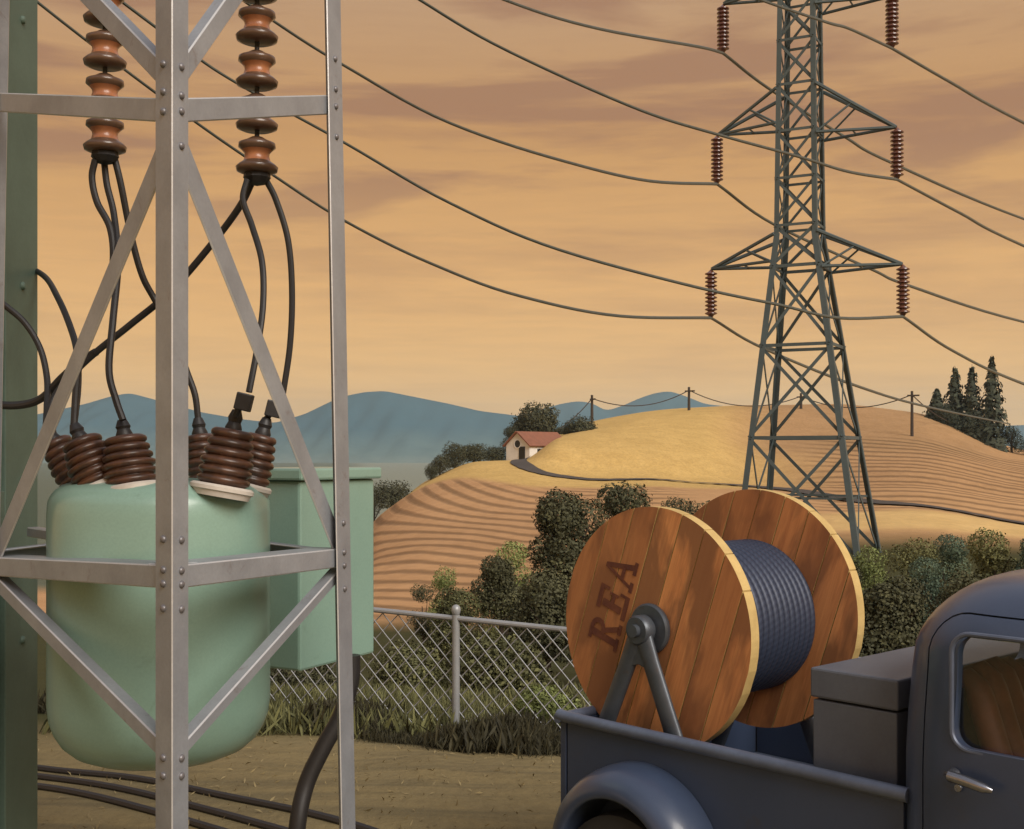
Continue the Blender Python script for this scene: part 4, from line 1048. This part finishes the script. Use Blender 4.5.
# ------------------------------------------------------------------ cable reel
SU, SV, SZ, SR, SW = -1.345, .20, 1.43, .54, .80
def reel():
    t = thing('cable_reel', T(SU, SV + SW / 2, SZ - SR), 'large orange-brown wooden cable reel with red stencilled letters in the truck bed', 'cable reel')
    ang = R(19); e1 = UV_ * math.cos(ang) - Zv * math.sin(ang); e2 = UV_ * math.sin(ang) + Zv * math.cos(ang)    # across / along planks
    def flange(v, th, name, SR=SR, dz=0):
        c = T(SU, v, SZ + dz); mb = MB(); n = 8; w = 2 * SR / n; uvs = []; tints = []
        rs = random.Random(int(v * 100))
        for k in range(n):
            s0, s1 = -SR + k * w + .0026, -SR + (k + 1) * w - .0026
            pts = []; m = 14
            for q in range(m + 1):
                s_ = s0 + (s1 - s0) * q / m; pts.append((s_, math.sqrt(max(SR * SR - s_ * s_, 0))))
            pts += [(s_, -y_) for s_, y_ in reversed(pts)]
            pp = []; 
            for p in pts:
                if not pp or (abs(p[0] - pp[-1][0]) + abs(p[1] - pp[-1][1])) > 1e-5: pp.append(p)
            pts = pp; m2 = len(pts); tn = rs.random(); off = rs.random() * 9
            zj = rs.uniform(-.0015, .0015)
            mb.prism([c + e1 * a + e2 * b + VV * zj for a, b in pts], VV * th, 0, rim=1)
            uvs += [(a + off, b + off) for a, b in pts] * 2; tints += [tn] * (2 * m2)
        o = obj(name, mb, [WOOD, RIM], t, smooth=0)
        me = o.data; uv = me.uv_layers.new(name='plank')
        li = np.zeros(len(me.loops), int); me.loops.foreach_get('vertex_index', li)
        uv.data.foreach_set('uv', np.array(uvs)[li].ravel()); at = me.attributes.new('tint', 'FLOAT', 'POINT'); at.data.foreach_set('value', tints)
        return o
    ff = flange(SV, .055, 'flange'); fb = flange(SV + SW - .055, .055, 'flange', .575, .028)
    # drum of wound cable
    prof = []; a, b = SV + .058, SV + SW - .058; n = 17; p = (b - a) / n; Rc = .345; uvp = []
    for k in range(n):
        for q in range(7):
            th = math.pi * q / 6; prof.append((Rc + math.sin(th) * p * .42, a - SV + k * p + p * (1 - math.cos(th)) / 2 + (.0005 if q == 0 else 0)))
    mb = MB().lathe(prof, T(SU, SV, SZ), VV, 96)
    o = obj('wound_cable', mb, REELCABLE, t, smooth=70, fix=True)
    me = o.data; uv = me.uv_layers.new(name='plank'); li = np.zeros(len(me.loops), int); me.loops.foreach_get('vertex_index', li)
    kk = li // 96; jj = li % 96; uv.data.foreach_set('uv', np.stack([jj / 96 * 2 * math.pi * Rc, kk / 7 * p], 1).ravel())
    # hub plate and spindle
    obj('hub_plate', MB().lathe([(0, 0), (.108, 0), (.112, .006), (.112, .02), (.104, .028), (.05, .03), (.045, .05), (0, .05)], T(SU, SV - .001, SZ), -VV, 40), IRON, t, smooth=40)
    obj('spindle', MB().tube([T(SU, SV - .13, SZ), T(SU, SV + SW + .13, SZ)], .028, 18), IRON, t)
    # stencilled letters, strokes as thin paint patches on the flange
    def stroke(mb, pts, lay): mb.prism([T(SU, SV - .0022 - lay * .0005, SZ) + e1 * a + e2 * b for a, b in pts], VV * .0006)
    # letter frame: baseline runs up along e2, letter tops point to -e1
    H, Wd, st = .185, .108, .034
    def letter(ch, y0, xb):
        mb = MB()
        def q(pts, lay=0): stroke(mb, [(xb - hh, y0 + ww) for ww, hh in pts], lay)
        def bar(x0, y0_, x1, y1_, lay=0): q([(x0, y0_), (x1, y0_), (x1, y1_), (x0, y1_)], lay)
        if ch == 'E':
            bar(-.008, 0, Wd, st * .75); bar(-.008, H - st * .75, Wd, H); bar(.012, st, .012 + st, H - st, 1); bar(.012 + st, H / 2 - st * .35, Wd * .72, H / 2 + st * .35, 2)
            bar(Wd - .014, st * .75, Wd, st * 1.7, 2); bar(Wd - .014, H - st * 1.7, Wd, H - st * .75, 2); bar(Wd * .72, H / 2 - st * .8, Wd * .72 + .013, H / 2 + st * .8, 1)
        if ch == 'R':
            bar(-.008, 0, .055, st * .6); bar(.012, st * .6, .012 + st, H - st * .6, 1); bar(-.008, H - st * .6, .05, H, 2)
            arc = []; cx, cy, ro, ri = .055, H - .046, .046, .024
            for k in range(13): a = R(90 - 180 * k / 12); arc.append((cx + math.cos(a) * ro * 1.05, cy + math.sin(a) * ro))
            for k in range(13): a = R(-90 + 180 * k / 12); arc.append((cx + math.cos(a) * ri, cy + math.sin(a) * ri))
            q(arc, 3); bar(.042, H - .092, .056, H - .070, 4); bar(.042, H - .022, .056, H - .0, 4)
            q([(.050, H - .092), (.076, H - .092), (.112, st * .6), (.084, st * .6)], 5); bar(.074, 0, .124, st * .6, 1)
        if ch == 'A':
            q([(.0, st * .6), (.016, st * .6), (.062, H), (.046, H)], 0); q([(.088, st * .6), (.116, st * .6), (.068, H), (.048, H)], 1)
            bar(-.014, 0, .034, st * .6, 2); bar(.070, 0, .132, st * .6, 3); bar(.024, H * .34, .086, H * .34 + st * .6, 4)
        o = obj('stencil_letter', mb, STENCIL, ff, smooth=0)
    letter('R', -.190, -.160); letter('E', -.035, -.160); letter('A', .110, -.160)

    # A-frame stands
    for vv, lb in ((SV - .075, 'dark iron A-frame stand holding the front end of the reel axle'), (SV + SW + .075, 'iron A-frame stand behind the rear flange of the reel')):
        s = thing('reel_stand', T(SU, vv, .622), lb, 'stand', 'A-frame stands carrying the reel')
        for du in (-.37, .35):
            top = T(SU + (.012 if du > 0 else -.012), vv, SZ - .02); ft = T(SU + du, vv, .63)
            d_ = (ft - top).normalized(); sd = d_.cross(VV).normalized(); mb = MB(); rings = []
            for f, w in ((0, .048), (.15, .042), (.4, .042), (.8, .046), (1, .048)):
                c = top.lerp(ft, f); w = w * 1.05; rings.append([c + sd * w * math.cos(a) + VV * .024 * math.sin(a) for a in [2 * math.pi * q / 14 for q in range(14)]])
            mb.loft(rings); obj('leg', mb, IRON, s, smooth=60)
            obj('foot', MB().box(ft + Zv * -.0 + Zv * .004, UV_ * .07, VV * .04, Zv * .008), IRON, s, smooth=0)
        obj('axle_collar', MB().lathe([(.029, -.034), (.058, -.034), (.066, -.024), (.066, .02), (.058, .03), (.029, .03)], T(SU, vv, SZ), -VV, 28), IRON, s, smooth=40)
        obj('web', MB().prism([T(SU + a, vv - .016, SZ + b) for a, b in ((-.035, -.03), (.035, -.03), (.085, -.20), (.05, -.165), (.0, -.15), (-.05, -.165), (-.085, -.20))], VV * .032), IRON, s, smooth=0, bevel=.004)
reel()

# ------------------------------------------------------------------ air
def haze():
    mb = MB().box((0, 2450, 90), (4600, 0, 0), (0, 2600, 0), (0, 0, 130)); m = bpy.data.materials.new('haze_air'); m.use_nodes = True; nt = m.node_tree
    nt.nodes.remove(nt.nodes['Principled BSDF']); v = nt.nodes.new('ShaderNodeVolumePrincipled')
    v.inputs['Density'].default_value = .00012; v.inputs['Color'].default_value = (.62, .80, .90, 1); v.inputs['Anisotropy'].default_value = .1
    nt.links.new(v.outputs[0], nt.nodes['Material Output'].inputs['Volume'])
    o = obj('haze', mb, m, kind='stuff', smooth=0); o['label'] = 'thin bluish evening haze over the whole valley'; o['category'] = 'haze'
haze()

# ------------------------------------------------------------------ light, sky, camera
SUN_EL, SUN_AZ = R(36), R(145)      # azimuth clockwise from +Y
sdir = V((math.sin(SUN_AZ) * math.cos(SUN_EL), math.cos(SUN_AZ) * math.cos(SUN_EL), math.sin(SUN_EL)))
L = bpy.data.lights.new('sun', 'SUN'); L.energy = 3.2; L.angle = R(36); L.color = (1, .93, .84)
lo = bpy.data.objects.new('sun', L); COL.objects.link(lo); lo.rotation_euler = sdir.to_track_quat('Z', 'Y').to_euler()

w = bpy.data.worlds.new('World'); sc.world = w; w.use_nodes = True; nt = w.node_tree; bg = nt.nodes['Background']; out = nt.nodes['World Output']
sky = nt.nodes.new('ShaderNodeTexSky'); sky.sky_type = 'NISHITA'; sky.sun_disc = False; sky.sun_elevation = SUN_EL; sky.sun_rotation = SUN_AZ; sky.dust_density = 3
nt.links.new(sky.outputs[0], bg.inputs[0]); bg.inputs[1].default_value = .07
tc = nt.nodes.new('ShaderNodeTexCoord'); sep = nt.nodes.new('ShaderNodeSeparateXYZ'); nt.links.new(tc.outputs['Generated'], sep.inputs[0]); z = sep.outputs[2]
base = ramp(nt, z, [(0.0, (.86, .50, .175)), (.05, (.86, .50, .178)), (.14, (.75, .415, .150)), (.26, (.55, .29, .11)), (.40, (.46, .30, .19)), (.62, (.62, .66, .74))])
mp = nt.nodes.new('ShaderNodeMapping'); nt.links.new(tc.outputs['Generated'], mp.inputs[0]); mp.inputs['Scale'].default_value = (1.35, 1.35, 11); mp.inputs['Location'].default_value = (.3, .1, .35)
n1 = noise(nt, 2.0, 6, .55, mp.outputs[0], .35)
cl = rampf(nt, n1, .46, .58); zf = ramp(nt, z, [(.03, (.05, .05, .05)), (.16, (.35, .35, .35)), (.24, (1, 1, 1)), (.5, (.8, .8, .8))])
base = mixc(nt, mathn(nt, 'MULTIPLY', mathn(nt, 'MULTIPLY', cl, zf), .78), base, (.32, .16, .095))
mp2 = nt.nodes.new('ShaderNodeMapping'); nt.links.new(tc.outputs['Generated'], mp2.inputs[0]); mp2.inputs['Scale'].default_value = (5, 5, 60)
n2 = rampf(nt, noise(nt, 2.0, 5, .6, mp2.outputs[0], .3), .4, .7)
base = mixc(nt, mathn(nt, 'MULTIPLY', n2, .16), base, (.36, .20, .11))
bg2 = nt.nodes.new('ShaderNodeBackground'); nt.links.new(base, bg2.inputs[0]); bg2.inputs[1].default_value = 1.0
fac = ramp(nt, z, [(.42, (1, 1, 1)), (.75, (.6, .6, .6))])
mx = nt.nodes.new('ShaderNodeMixShader'); nt.links.new(fac, mx.inputs[0]); nt.links.new(bg.outputs[0], mx.inputs[1]); nt.links.new(bg2.outputs[0], mx.inputs[2]); nt.links.new(mx.outputs[0], out.inputs[0])

cam = bpy.data.cameras.new('camera'); co_ = bpy.data.objects.new('camera', cam); COL.objects.link(co_)
co_.location = (0, 0, CH); co_.rotation_euler = (R(90), 0, 0); cam.sensor_fit = 'HORIZONTAL'; cam.sensor_width = 36; cam.lens = F / 1024 * 36
cam.shift_y = (HY - 414.5) / 1024; cam.clip_start = .05; cam.clip_end = 20000
sc.camera = co_
vs_ = sc.view_settings; vs_.view_transform = 'Standard'; vs_.look = 'None'; vs_.gamma = 1; vs_.exposure = .1; vs_.use_curve_mapping = False
sc.render.engine = 'CYCLES'
cy = sc.cycles
try: cy.use_denoising = True; cy.denoiser = 'OPENIMAGEDENOISE'
except Exception: pass
cy.max_bounces = 6; cy.diffuse_bounces = 3; cy.glossy_bounces = 3; cy.transparent_max_bounces = 8; cy.volume_bounces = 1
